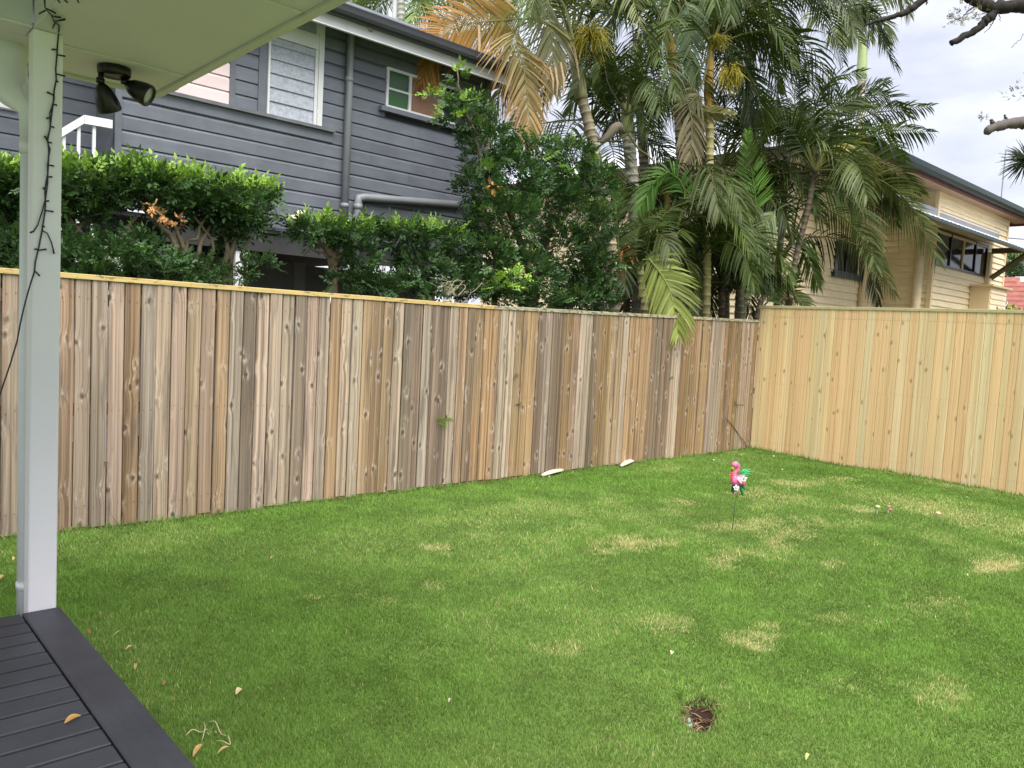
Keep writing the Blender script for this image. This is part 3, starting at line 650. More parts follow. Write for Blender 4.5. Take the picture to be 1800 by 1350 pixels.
# ------------------------------------------------------------------ cream house
ca = atd(1398, 480, 17.0); XA, YA = ca[0], ca[1]
XB = at(1552, 480, 1, YA)[0]; YB = at(1637, 480, 0, XB)[1]; XE = at(1765, 450, 1, YB)[0]
ch_ = empty('weatherboard_house', (XA, YA, 0), 'cream weatherboard house with green gutters beyond the new fence', 'house')
SC = .16; CZ0 = 1.8; CZ1 = at(1700, 345, 1, YB)[2]
bw0, bw1 = at(1644, 445, 1, YB)[0], at(1733, 450, 1, YB)[0]; bz0, bz1 = at(1690, 474, 1, YB)[2], at(1690, 418, 1, YB)[2]
tw0, tw1 = at(1465, 470, 1, YA)[0], at(1503, 478, 1, YA)[0]; tz0, tz1 = at(1485, 478, 1, YA)[2], at(1485, 430, 1, YA)[2]
boards(ch_, 0, XA, YA, YA+10.5, CZ0, CZ1, SC, M_cream, lap=True, tk=.036, out=-1)
boards(ch_, 1, YA, XA, XB, CZ0, CZ1, SC, M_cream, lap=True, tk=.036, holes=[(tw0, tw1, tz0, tz1)])
boards(ch_, 0, XB, YB, YA, CZ0, CZ1, SC, M_cream, lap=True, tk=.036)
boards(ch_, 1, YB, XB, XE, CZ0, CZ1, SC, M_cream, lap=True, tk=.036, joints=.4, holes=[(bw0, bw1, bz0, bz1)])
for (x0, y0, x1, y1) in ((XA, YA, XA+.02, YA+10.5), (XA, YA+.001, XB, YA+.02), (XB, YB, XB+.02, YA), (XB, YB+.001, XE, YB+.02), (XE-.02, YB, XE, YB+6)):
    MB().box((x0+.001, y0+.001, 0), (x1, y1, CZ1)).build('wall_backing', M_cream, ch_)
for (x_, y_) in ((XA, YA), (XB, YB), (XE, YB)):
    MB().box((x_-.05, y_-.05, CZ0), (x_+.05, y_+.05, CZ1)).build('corner_stop', M_creamtrim, ch_)
# windows
def win(x0, x1, z0, z1, Y, n, mt=M_black):
    wo = MB().box((x0-.04, Y-.05, z0-.05), (x1+.04, Y+.03, z0)).build('window', mt, ch_)
    MB().box((x0-.04, Y-.05, z1), (x1+.04, Y+.03, z1+.05)).build('frame', mt, wo)
    for k in range(n+1):
        xx = x0+(x1-x0)*k/n; MB().box((xx-.03, Y-.045, z0), (xx+.03, Y+.02, z1)).build('frame', mt if k != n//2 or n < 3 else M_creamtrim, wo)
    for k in range(n):
        xx = x0+(x1-x0)*k/n; MB().box((xx+.031, Y-.012, z0+.001), (xx+(x1-x0)/n-.031, Y-.006, z1-.001)).build('pane', M_dark, wo)
    return wo
win(bw0, bw1, bz0, bz1, YB, 4); win(tw0, tw1, tz0, tz1, YA, 2)
MB().box((tw0-.15, YA-.12, tz0-.16), (tw1+.2, YA-.022, tz0-.052)).build('sill', M_dgreen, ch_)
# pale drapes behind the panes read through the glass as a lighter strip: curtain stands inside
for fx in (.30, .80): MB().box((bw0+(bw1-bw0)*fx, YB-.0055, bz0+.02), (bw0+(bw1-bw0)*(fx+.08), YB-.004, bz1-.02)).build('curtain', paint('curtain', (.35, .30, .22), .8), ch_)
# downpipes and cover boards
xx = at(1617, 480, 0, XB); MB().tube([(XB-.08, xx[1], 0), (XB-.08, xx[1], at(1625, 428, 0, XB)[2])], .11, 10).build('downpipe', M_cream, ch_, True)
xx = at(1517, 500, 1, YA-.1); MB().tube([(xx[0], YA-.1, 0), (xx[0], YA-.1, at(1520, 475, 1, YA)[2]), (xx[0]+.05, YA-.1, at(1520, 430, 1, YA)[2])], .09, 10).build('downpipe', M_creamtrim, ch_, True)
b0, b1 = at(1702, 520, 1, YB)[0], at(1742, 520, 1, YB-.3)[0]; bt = at(1720, 507, 1, YB)[2]
bx = MB().box((b0, YB-.5, CZ0), (b1+.6, YB-.03, bt)).build('meter_box', M_creamtrim, ch_)
boards(bx, 1, YB-.5, b0+.06, b1+.54, CZ0+.3, bt-.06, .14, M_cream, lap=True, name='louvre_slat')
MB().box((b0-.1, YB-.6, bt+.001), (b1+.7, YB-.025, bt+.05)).build('box_lid', M_creamtrim, bx)
# window awning with bracket
az0 = at(1700, 408, 1, YB-1.1)[2]; az1 = at(1690, 398, 1, YB)[2]
ax0, ax1 = at(1590, 400, 1, YB-1.1)[0], at(1800, 434, 1, YB-1.1)[0]+1.2
n = 70; mb = MB()
for k in range(n):
    u0_, u1_ = ax0+(ax1-ax0)*k/n, ax0+(ax1-ax0)*(k+1)/n; h0, h1 = (.0 if k % 2 else .03), (.03 if k % 2 else .0)
    mb.add([(u0_, YB-1.15, az0+.05+h0), (u1_, YB-1.15, az0+.05+h1), (u1_, YB-.03, az1+h1), (u0_, YB-.03, az1+h0)], [(0, 1, 2, 3)])
aw = mb.build('awning_roof', M_zinc, ch_)
MB().box((ax0, YB-1.2, az0-.02), (ax1, YB-1.1, az0+.045)).build('gutter', M_dgreen, aw)
MB().add([(ax0, YB-1.099, az0+.045), (ax0, YB-.025, az1-.005), (ax0, YB-.025, az1-.25), (ax0, YB-1.099, az0-.2), (ax0+.04, YB-1.099, az0+.045), (ax0+.04, YB-.025, az1-.005), (ax0+.04, YB-.025, az1-.25), (ax0+.04, YB-1.099, az0-.2)],
         [(0, 1, 2, 3), (7, 6, 5, 4), (0, 4, 5, 1), (3, 2, 6, 7), (0, 3, 7, 4), (1, 5, 6, 2)]).build('barge_board', M_red, aw)
MB().box((ax0+.3, YB-.032, az1+.03), (XE-.7, YB-.026, az1+.20)).build('flashing', M_flash, aw)
kx = at(1736, 470, 1, YB-.05)[0]; kz1 = at(1740, 440, 1, YB)[2]; kz0 = at(1738, 507, 1, YB)[2]
MB().box((kx-.09, YB-.13, kz0), (kx+.09, YB-.03, az0+.1)).build('bracket_post', M_creamtrim, aw)
MB().box((kx-.07, YB-1.1, kz1-.12), (kx+.07, YB-.132, kz1+.02)).build('bracket_arm', M_brown, aw)
MB().tube([(kx, YB-.16, kz0+.25), (kx, YB-1.08, kz1-.05)], .07, 4).build('bracket_brace', M_brown, aw)
# main eave
ez1 = at(1700, 326, 1, YB-.35)[2]; EY = YB-.35
MB().box((XA-.7, EY+.02, ez1-.22), (XE+.9, EY+.05, ez1-.02)).build('fascia', M_red, ch_)
MB().prism([(0, 0), (.1, 0), (.15, .06), (.16, .17), (0, .17)], lambda u, v, e: (XA-.8 if e == 0 else XE+1, EY+.018-u, ez1-.15+v)).build('gutter', M_dgreen, ch_)
MB().box((XA-.7, EY+.051, ez1-.24), (XE+.88, YB+.05, ez1-.22)).build('eave_lining', paint('eave_lining', (.30, .20, .12), .6), ch_)
MB().box((XE+.86, EY+.05, ez1-.3), (XE+.9, YB+6, ez1-.02)).build('fascia', M_red, ch_)
MB().box((XB, YB-.03, ez1-.34), (XE, YB-.022, ez1-.24)).build('frieze_board', M_creamtrim, ch_)
MB().add([(XA-.8, EY-.1, ez1+.02), (XE+1, EY-.1, ez1+.02), (XE-4, EY+6, ez1+2.0), (XA+4, EY+6, ez1+2.0), (XE+1, EY+14, ez1+.02), (XA-.8, EY+14, ez1+.02)],
         [(0, 1, 2, 3), (1, 4, 2), (3, 2, 4, 5), (0, 3, 5)]).build('roof', M_zinc, ch_)
# ------------------------------------------------------------------ far house, antenna, cable, lamp
fhp = at(1757, 500, 1, 5.2)
fX = 34; fa = at(1752, 482, 0, fX); fb = at(1850, 545, 0, fX); fh = empty('tiled_house', (fX, fa[1], 0), 'distant house with pink red tiled roof at the right edge', 'house')
for k in range(9):
    z = fa[2]-1.75+k*.21; dx = k*.34; yr = fa[1]+.15-(fa[2]-z)/.53
    MB().box((fX+dx, yr, z), (fX+dx+.4, fa[1]+2, z+.05)).build('tile_course', M_tile, fh)
    MB().box((fX+dx+.36, yr+.02, z+.001), (fX+dx+.39, fa[1]+1.99, z+.215)).build('tile_course', M_tile, fh)
MB().box((fX+.6, fa[1]-3, 0), (fX+6, fa[1]+1.9, fa[2]-1.8)).build('wall', M_cream, fh)
g2 = empty('shed', (48, at(1790, 490, 0, 48)[1], 0), 'white roofed building beyond the tiled roof', 'building')
q0, q1 = at(1768, 481, 0, 48), at(1860, 500, 0, 48)
MB().box((48, q1[1], 0), (52, q0[1], q0[2]-.9)).build('wall', M_white, g2); MB().add([(47.6, q1[1], q0[2]-.85), (47.6, q0[1]+.1, q0[2]-.85), (50, q0[1]+.1, q0[2]), (50, q1[1], q0[2])], [(0, 1, 2, 3)]).build('roof', M_white, g2)
sol = MB().box((fX+5, fa[1]-2.2, fa[2]-.75), (fX+5.1, fa[1]-.5, fa[2]-.42)).build('solar_panel', M_dark, fh)
ap = at(1768, 265, 1, YB+2); an_ = empty('tv_antenna', (ap[0], YB+2, ez1), 'thin television antenna on the cream house roof', 'antenna')
MB().tube([(ap[0], YB+2, ez1+.3), (ap[0], YB+2, ap[2])], .022, 6).build('mast', M_flash, an_)
zc = at(1768, 279, 1, YB+2)[2]; MB().tube([(ap[0]-.35, YB+2, zc), (ap[0]+.35, YB+2, zc)], .015, 6).build('crossbar', M_flash, an_)
cb0 = np.array([XE, YB+.3, at(1772, 417, 1, YB)[2]]); cb1 = atd(1830, 418, 45)
tag(MB().tube([cb0, (cb0+cb1)/2+np.array([0, 0, -.08]), cb1], .022, 5).build('power_cable', M_black), 'thin power cable reaching the cream house corner', 'cable')
fp = at(1750, 530, 1, YB-.2); fl_ = empty('flood_light', fp, 'small black and white flood light at the cream house corner', 'light')
MB().tube([fp+np.array([-.3, .15, .15]), fp+np.array([-.1, .1, .22]), fp], .05, 8).build('arm', M_black, fl_); MB().lathe(fp, (.5, -.6, -.4), [(0, .06), (.1, .10), (.28, .15), (.29, .13)], 12).build('lamp_head', M_black, fl_, True)
MB().lathe(fp+np.array([.1, -.13, -.08])*1.28, (.5, -.6, -.4), [(0, .14), (.05, .13), (.06, .02)], 12).build('lens', M_white, fl_, True)



# ------------------------------------------------------------------ shrubs
def sprig_template(n=7, L=.13, lw=.024, ll=.05):
    V = []; F = []
    def leaf(p, d, nrm, l, w_):
        d = np.array(d, float); d /= np.linalg.norm(d); s = np.cross(d, nrm); s /= np.linalg.norm(s); up = np.cross(s, d)
        k = len(V); p = np.array(p, float)
        V.extend([p, p+d*l*.45+s*w_/2+up*w_*.22, p+d*l*.5-up*.0, p+d*l*.45-s*w_/2+up*w_*.22, p+d*l-up*l*.12])
        F.extend([(k, k+1, k+2), (k, k+2, k+3), (k+1, k+4, k+2), (k+2, k+4, k+3)])
    rnd = random.Random(n)
    for i in range(n):
        t_ = (i//2+1)/((n+1)//2); y = L*t_*.8; sg = 1 if i % 2 else -1
        if i == n-1: leaf((0, y, 0), (0, 1, .1), (0, 0, 1), ll*1.1, lw)
        else: leaf((0, y, 0), (sg*.9, .65, rnd.uniform(-.15, .25)), (rnd.uniform(-.3, .3), 0, 1), ll*rnd.uniform(.8, 1.1), lw)
    return np.array(V), np.array(F)
SPR = [sprig_template(7), sprig_template(9, .15), sprig_template(5, .10, .028, .055)]
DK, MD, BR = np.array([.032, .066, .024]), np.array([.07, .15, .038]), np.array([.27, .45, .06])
def crown(name, parent, blobs, dens, seed, top=.55, scale=1.0, mat=None, cols=(DK, MD, BR), up=.5):
    """blobs: (centre xyz, rx, ry, rz); leaf sprays spread through the shell of every blob"""
    rg = np.random.default_rng(seed); Vs = []; Fs = []; Cs = []; off = 0
    zmax = max(c[2]+rz for c, rx, ry, rz in blobs); zmin = min(c[2]-rz for c, rx, ry, rz in blobs)
    for (c, rx, ry, rz) in blobs:
        n = int(dens*4*math.pi*((rx*ry)**1.6/3+(rx*rz)**1.6/3+(ry*rz)**1.6/3)**(1/1.6)); n = max(n, 12)
        d = rg.normal(size=(n, 3)); d /= np.linalg.norm(d, axis=1)[:, None]
        lump = 1+.16*np.sin(d[:, 0]*5+seed)*np.cos(d[:, 2]*4+d[:, 1]*3)
        r = (rg.random(n)**.5*.62+.30)*lump; p = np.array(c)+d*r[:, None]*np.array([rx, ry, rz])
        hgt = d[:, 2]*r
        fwd = d*np.array([1, 1, .7])+np.array([0, 0, up])+rg.normal(size=(n, 3))*.45; fwd /= np.linalg.norm(fwd, axis=1)[:, None]
        nr = d*.5+np.array([0, 0, .9])+rg.normal(size=(n, 3))*.5; sd_ = np.cross(fwd, nr); sd_ /= np.linalg.norm(sd_, axis=1)[:, None]; nr = np.cross(sd_, fwd)
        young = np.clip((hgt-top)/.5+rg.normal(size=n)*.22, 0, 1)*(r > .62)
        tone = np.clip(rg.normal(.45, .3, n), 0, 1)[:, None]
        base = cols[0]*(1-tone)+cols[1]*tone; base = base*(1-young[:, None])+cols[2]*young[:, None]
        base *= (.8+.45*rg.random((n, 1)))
        for k, (T, Fc) in enumerate(SPR):
            m_ = np.arange(n) % 3 == k; q = m_.sum()
            if not q: continue
            s_ = scale*(.6+.75*rg.random(q)**1.5)[:, None, None]
            P = (sd_[m_][:, None, :]*T[None, :, 0:1]+fwd[m_][:, None, :]*T[None, :, 1:2]+nr[m_][:, None, :]*T[None, :, 2:3])*s_+p[m_][:, None, :]
            Vs.append(P.reshape(-1, 3)); Fs.append((Fc[None]+(np.arange(q)*len(T))[:, None, None]).reshape(-1, 3)+off); off += q*len(T)
            cc = np.repeat(base[m_][:, None, :], len(T), 1)*(.85+.3*rg.random((q, len(T), 1))); Cs.append(cc.reshape(-1, 3))
    me = tri_mesh(name, np.concatenate(Vs), np.concatenate(Fs), np.concatenate(Cs)); me.materials.append(mat or M_leaf)
    return link(name, me, None, parent)
def blob(px, py, Y, rxp, rzp, ry=.4):
    c = at(px, py, 1, Y); D = proj(c)[2]; return (c, max(rxp-6, 5)*D/FPX*1.1, max(ry-.05, .05), max(rzp*.82-3, 5)*D/FPX)
def curvy(pts, k=4, jit=.0):
    pts = [np.asarray(p, float) for p in pts]; P_ = [2*pts[0]-pts[1]]+pts+[2*pts[-1]-pts[-2]]; out_ = []
    for i in range(1, len(P_)-2):
        p0, p1, p2, p3 = P_[i-1:i+3]
        for j in range(k):
            t_ = j/k; out_.append(.5*((2*p1)+(-p0+p2)*t_+(2*p0-5*p1+4*p2-p3)*t_**2+(-p0+3*p1-3*p2+p3)*t_**3)+np.array([random.gauss(0, jit) for _ in range(3)]))
    out_.append(pts[-1]); return out_
def stem(parent, pts, r0_, r1_, c=(.20, .15, .10), name='branch', jit=.006):
    q = curvy(pts, 4, jit); n = len(q)
    return MB().tube(q, [r0_+(r1_-r0_)*i/(n-1) for i in range(n)], 7, c).build(name, M_bark, parent, True, True)

YG = 6.75
hd = empty('hedge', at(230, 480, 1, YG), 'clipped green hedge with bare stems below, in front of the grey stairs', 'hedge')
bl = []
for px in range(-130, 470, 34):
    ty = 330+max(0, px-250)*.17+random.uniform(-6, 6); bl.append(blob(px, ty, YG+random.uniform(-.1, .15), 34, 46 if px < 400 else 55, .42))
bl += [blob(425, 390, YG, 34, 34, .3), blob(60, 385, YG+.1, 45, 30), blob(140, 380, YG+.2, 50, 26), blob(330, 375, YG+.25, 50, 28), blob(395, 400, YG+.1, 35, 35)]
low = [blob(370, 478, YG-.15, 34, 22, .2), blob(15, 425, YG-.1, 35, 30), blob(80, 440, YG-.1, 45, 35), blob(130, 450, YG-.2, 40, 40), blob(190, 455, YG-.3, 45, 38), blob(240, 440, YG-.3, 40, 45), blob(285, 475, YG-.3, 40, 30), blob(60, 480, YG-.3, 60, 25), blob(150, 485, YG-.3, 60, 25), blob(330, 492, YG-.2, 35, 20), blob(460, 462, YG-.2, 28, 14, .2), blob(420, 485, YG-.2, 40, 15, .2), blob(-60, 450, YG, 60, 50)]
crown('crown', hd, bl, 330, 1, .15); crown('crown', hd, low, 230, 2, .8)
for (x0, y0, x1, y1, x2, y2, r) in [(300, 500, 310, 430, 270, 390, .035), (330, 500, 325, 440, 300, 390, .03), (345, 500, 350, 440, 370, 395, .028), (395, 500, 400, 440, 390, 390, .03), (405, 500, 408, 440, 430, 390, .035), (360, 505, 375, 430, 340, 380, .02), (170, 490, 150, 430, 120, 380, .03), (110, 490, 120, 430, 150, 385, .03), (220, 490, 210, 430, 240, 380, .03), (10, 480, 15, 420, 5, 370, .03), (-40, 480, -35, 420, -50, 370, .03), (320, 480, 285, 400, 250, 365, .03), (318, 470, 345, 420, 360, 380, .022), (430, 500, 425, 450, 445, 410, .02)]:
    a = at(x0, y0, 1, YG); a0 = np.array([a[0], a[1], 0]); stem(hd, [a0, a, at(x1, y1, 1, YG-.05), at(x2, y2, 1, YG)], r, r*.5, name='stem', c=(.21, .17, .11))
# a broken branch with dead orange leaves
db = stem(hd, [at(300, 395, 1, YG-.35), at(270, 365, 1, YG-.42), at(276, 350, 1, YG-.42)], .012, .006, c=(.3, .22, .12), name='dead_branch')
crown('dead_leaves', db, [blob(290, 380, YG-.45, 12, 8, .07), blob(312, 388, YG-.45, 8, 7, .05), blob(262, 362, YG-.45, 5, 6, .04)], 120, 5, 2, .55, M_dry, (np.array([.42, .20, .07]), np.array([.60, .32, .14]), np.array([.6, .3, .1])), -.5)

def shrub(label, blobs, stems, dens, seed, top=.3, group=None, name='shrub', Yb=6.6, lowb=None, cat='shrub', scale=1.0):
    c = blobs[0][0]; s_ = empty(name, (c[0], Yb, 0), label, cat, group); crown('crown', s_, blobs, dens, seed, top, scale)
    if lowb: crown('crown', s_, lowb, dens*.8, seed+50, .9, scale)
    for pts, r in stems: stem(s_, pts, r, r*.5, name='stem')
    return s_
def st_(x0, y0, x1, y1, Y=6.65, extra=()):
    a = at(x0, y0, 1, Y); return [np.array([a[0], a[1], 0]), a, at(x1, y1, 1, Y)]+[at(x, y, 1, Y) for x, y in extra]
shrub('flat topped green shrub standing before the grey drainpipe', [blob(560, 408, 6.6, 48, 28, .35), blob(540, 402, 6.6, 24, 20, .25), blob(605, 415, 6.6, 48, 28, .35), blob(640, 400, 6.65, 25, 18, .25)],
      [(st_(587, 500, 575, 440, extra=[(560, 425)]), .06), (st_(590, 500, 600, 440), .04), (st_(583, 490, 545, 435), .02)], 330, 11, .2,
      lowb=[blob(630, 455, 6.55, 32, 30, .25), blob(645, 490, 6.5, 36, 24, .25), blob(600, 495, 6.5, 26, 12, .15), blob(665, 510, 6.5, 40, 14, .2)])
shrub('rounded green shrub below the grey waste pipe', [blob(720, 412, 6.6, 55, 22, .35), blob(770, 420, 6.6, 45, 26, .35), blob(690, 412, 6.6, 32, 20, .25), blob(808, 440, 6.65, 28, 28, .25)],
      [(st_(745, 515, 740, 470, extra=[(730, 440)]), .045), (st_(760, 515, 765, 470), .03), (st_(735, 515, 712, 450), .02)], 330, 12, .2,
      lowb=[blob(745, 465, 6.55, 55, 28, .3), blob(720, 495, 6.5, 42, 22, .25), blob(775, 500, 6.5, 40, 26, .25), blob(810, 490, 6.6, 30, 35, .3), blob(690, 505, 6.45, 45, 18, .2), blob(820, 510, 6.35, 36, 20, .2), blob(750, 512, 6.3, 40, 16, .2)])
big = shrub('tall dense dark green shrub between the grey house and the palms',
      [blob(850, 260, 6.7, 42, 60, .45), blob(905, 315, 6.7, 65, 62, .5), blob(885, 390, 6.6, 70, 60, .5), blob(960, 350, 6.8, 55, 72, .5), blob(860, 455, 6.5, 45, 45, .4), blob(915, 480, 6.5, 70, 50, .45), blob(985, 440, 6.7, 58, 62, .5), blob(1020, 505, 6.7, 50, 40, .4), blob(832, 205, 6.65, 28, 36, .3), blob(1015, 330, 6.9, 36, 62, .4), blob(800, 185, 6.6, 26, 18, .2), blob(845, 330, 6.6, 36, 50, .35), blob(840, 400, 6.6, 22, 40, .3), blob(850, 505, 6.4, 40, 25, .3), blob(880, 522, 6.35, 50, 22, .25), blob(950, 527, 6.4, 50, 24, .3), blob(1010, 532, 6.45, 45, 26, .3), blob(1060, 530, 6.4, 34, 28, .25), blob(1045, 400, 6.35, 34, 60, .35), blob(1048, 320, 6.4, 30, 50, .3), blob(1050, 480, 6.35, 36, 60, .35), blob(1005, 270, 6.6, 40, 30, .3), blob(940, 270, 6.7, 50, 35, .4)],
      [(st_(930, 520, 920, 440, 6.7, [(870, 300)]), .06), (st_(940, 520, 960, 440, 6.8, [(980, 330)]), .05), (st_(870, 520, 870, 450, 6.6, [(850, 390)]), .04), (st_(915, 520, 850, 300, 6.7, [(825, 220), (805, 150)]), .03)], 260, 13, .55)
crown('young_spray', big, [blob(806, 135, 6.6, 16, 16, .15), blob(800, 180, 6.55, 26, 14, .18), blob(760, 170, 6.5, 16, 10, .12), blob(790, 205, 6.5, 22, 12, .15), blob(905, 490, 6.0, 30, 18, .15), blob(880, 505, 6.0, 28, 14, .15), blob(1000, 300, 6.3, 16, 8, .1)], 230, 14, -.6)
stem(big, [at(838, 240, 1, 6.6), at(812, 180, 1, 6.6), at(804, 125, 1, 6.6)], .02, .006)
crown('dead_leaves', big, [blob(866, 328, 6.15, 7, 9, .05)], 110, 15, 2, .45, M_dry, (np.array([.42, .20, .07]), np.array([.55, .28, .1]), np.array([.6, .3, .1])), -.4)
# pale dry twiggy clump at the foot of the rounded shrub
tw = empty('dry_twigs', at(785, 515, 1, 6.25), 'tangle of pale dry twigs above the fence by the rounded shrub', 'twigs')
for k in range(30):
    x0 = 790+random.gauss(0, 16); a = at(x0, 520, 1, 6.25+random.uniform(-.15, .15)); bq = a+np.array([random.gauss(0, .18), random.gauss(0, .1), random.uniform(.04, .2)])
    stem(tw, [a, (a+bq)/2+np.array([random.gauss(0, .05), 0, .05]), bq], .0035, .002, (.40, .36, .24), 'twig', .004)
# leafy edge growth at the far right above the fence
shrub('low leafy bush showing above the new fence at the right edge', [blob(1795, 560, 3.4, 24, 4, .3), blob(1772, 562, 3.4, 16, 4, .25)], [(st_(1795, 600, 1795, 560, 3.4), .03)], 120, 21, .2, Yb=3.4, scale=1.5)

# ------------------------------------------------------------------ palms
def frond(parent, pts, L, np_=44, face=.5, cb=(.07, .13, .03), ct=None, droop=.35, vee=.25, start=.16, wd=.028, seed=0, ragged=.13, name='frond', twist=0.0):
    ct = ct or cb; cb = np.array(cb); ct = np.array(ct); rnd = random.Random(seed*13+5)
    q = np.array(curvy(pts, 7)); seg = np.linalg.norm(np.diff(q, axis=0), axis=1); s = np.r_[0, np.cumsum(seg)]; s /= s[-1]; Ltot = seg.sum()
    def P(t): return np.array([np.interp(t, s, q[:, k]) for k in range(3)])
    mb = MB(); ns = 9; ra = .017
    rc = tuple(cb*.7+np.array([.14, .13, .03])*.6)
    mb.tube([P(i/ns) for i in range(ns+1)], [ra*(1-.88*i/ns) for i in range(ns+1)], 5, rc, False)
    chord = q[-1]-q[0]; hz = np.array([chord[0], chord[1], 0]); hz = hz/(np.linalg.norm(hz)+1e-6); hperp = np.array([-hz[1], hz[0], 0])
    for i in range(np_):
        t = start+(1-start)*(i+.5)/np_
        p = P(t); T = P(min(1, t+.03))-P(max(0, t-.03)); T /= np.linalg.norm(T)
        vd = p-O; vd /= np.linalg.norm(vd); fp_ = np.cross(T, vd); fp_ /= np.linalg.norm(fp_)+1e-6
        if fp_@hperp < 0: fp_ = -fp_
        S = hperp*(1-face)+fp_*face; S -= T*(S@T); S /= np.linalg.norm(S)+1e-6
        Nn = np.cross(S, T)
        if Nn[2] < 0: Nn = -Nn
        prof = math.sin(math.pi*(.10+.84*t))**.65*(1-.25*t)
        ang = R(28+38*t**1.5)
        for sg in (-1, 1):
            if rnd.random() < ragged: continue
            l = L*prof*rnd.uniform(.86, 1.1); d = S*sg*math.cos(ang)+T*math.sin(ang)+Nn*(vee+rnd.gauss(0, .09)); d /= np.linalg.norm(d)
            wv = T-d*(T@d); wv /= np.linalg.norm(wv)+1e-6; tw_ = rnd.gauss(.25, .3); nn = np.cross(d, wv); wv = wv*math.cos(tw_)+nn*math.sin(tw_)
            w_ = wd*rnd.uniform(.8, 1.15)*(.6+.4*prof); dr = droop*rnd.uniform(.6, 1.5)
            mid = cb*(1-t*.7)+ct*t*.7; sh = rnd.uniform(.72, 1.28)
            k = len(mb.v)
            for u, ww in ((0, .4), (.3, 1), (.68, .75)):
                c_ = p+d*l*u+np.array([0, 0, -dr*l*u*u]); mb.v += [tuple(c_-wv*w_*ww/2), tuple(c_+wv*w_*ww/2)]
            mb.v.append(tuple(p+d*l+np.array([0, 0, -dr*l*1.05])))
            cc = [mid*sh, mid*sh, mid*sh, mid*sh, (mid*.55+ct*.45)*sh, (mid*.55+ct*.45)*sh, ct*sh]; mb.c += [tuple(np.clip(v, .005, 1)) for v in cc]
            mb.f += [(k, k+1, k+3, k+2), (k+2, k+3, k+5, k+4), (k+4, k+5, k+6)]
    return mb.build(name, M_frond, parent, False, True)
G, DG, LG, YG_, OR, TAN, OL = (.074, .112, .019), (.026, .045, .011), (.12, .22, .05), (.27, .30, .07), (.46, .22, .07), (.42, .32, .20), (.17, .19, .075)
GREYG = (.20, .23, .13)
fid = [0]
def F(parent, D, pts, Lpx, face=.7, c=G, ct=None, dD=0.0, **kw):
    """frond through picture points, D its distance; dD how much nearer its tip hangs"""
    n = len(pts)
    P3 = [atd(x, y, D-dD*(i/(n-1))) for i, (x, y) in enumerate(pts)]; fid[0] += 1
    return frond(parent, P3, Lpx*D/FPX, face=face, cb=c, ct=ct, seed=fid[0], **kw)
def crown_fill(parent, c, n, Lm=1.9, c1=G, c2=DG, el=(.1, 1.2), leaf=.5, seed=0, az=None):
    rnd = random.Random(seed)
    for i in range(n):
        a = rnd.uniform(0, 2*math.pi) if az is None else rnd.uniform(*az); e_ = rnd.uniform(*el); Ln = Lm*rnd.uniform(.75, 1.15); h = np.array([math.cos(a), math.sin(a), 0])
        p0 = np.array(c); p1 = p0+h*Ln*.35*math.cos(e_)+np.array([0, 0, Ln*.42*math.sin(e_)]); p2 = p1+h*Ln*.32+np.array([0, 0, Ln*(.10*math.sin(e_)-.14)]); p3 = p2+h*Ln*.20+np.array([0, 0, -Ln*.32])
        m_ = rnd.random(); cc = tuple(np.array(c1)*m_+np.array(c2)*(1-m_)); fid[0] += 1
        tip = cc if rnd.random() < .75 else tuple(np.array(cc)*.5+np.array(OL)*.5)
        frond(parent, [p0, p1, p2, p3], leaf*rnd.uniform(.85, 1.15), np_=40, face=rnd.uniform(.1, .7), cb=cc, ct=tip, droop=rnd.uniform(.25, .7), vee=rnd.uniform(.1, .45), seed=fid[0])
def trunk(parent, pts, D, r0_=.075, r1_=.06, c=(.24, .20, .13), c2=(.38, .34, .24), name='trunk', ground=True):
    P3 = [atd(x, y, D) for x, y in pts]
    if ground: b_ = P3[-1]; P3.append(np.array([b_[0]+(P3[-1]-P3[-2])[0]*.6, b_[1]+(P3[-1]-P3[-2])[1]*.6, 0]))
    q = curvy(P3, 10); mb = MB(); s = 0; pts_, rs_, cs = [], [], []
    tot = sum(np.linalg.norm(q[i+1]-q[i]) for i in range(len(q)-1)); step = .11; acc = 0
    S_ = np.r_[0, np.cumsum([np.linalg.norm(q[i+1]-q[i]) for i in range(len(q)-1)])]; Q = np.array(q)
    t = 0
    while t < tot:
        r = r1_+(r0_-r1_)*t/tot; ring = random.uniform(.8, 1.2); g = step*random.uniform(.75, 1.25)
        for dt, k, cl in ((0, 1.0, c), (g*.75, 1.0, c), (g*.78, 1.09, c2), (g*.96, 1.07, c2)):
            pts_.append(np.array([np.interp(min(t+dt, tot), S_, Q[:, j]) for j in range(3)])); rs_.append(r*k); cs.append(tuple(np.array(cl)*ring))
        t += g
    n = 9; mb.tube(pts_, rs_, n); mb.c = [c_ for c_ in cs for _ in range(n)]
    return mb.build(name, M_trunk, parent, True, True)
def shaft(parent, pts, D, r0_, r1_, c, name='crownshaft'):
    q = curvy([atd(x, y, D) for x, y in pts], 5); n = len(q)
    return MB().tube(q, [r0_+(r1_-r0_)*(i/(n-1))+.012*math.sin(math.pi*i/(n-1)) for i in range(n)], 10, c).build(name, M_trunk, parent, True, True)
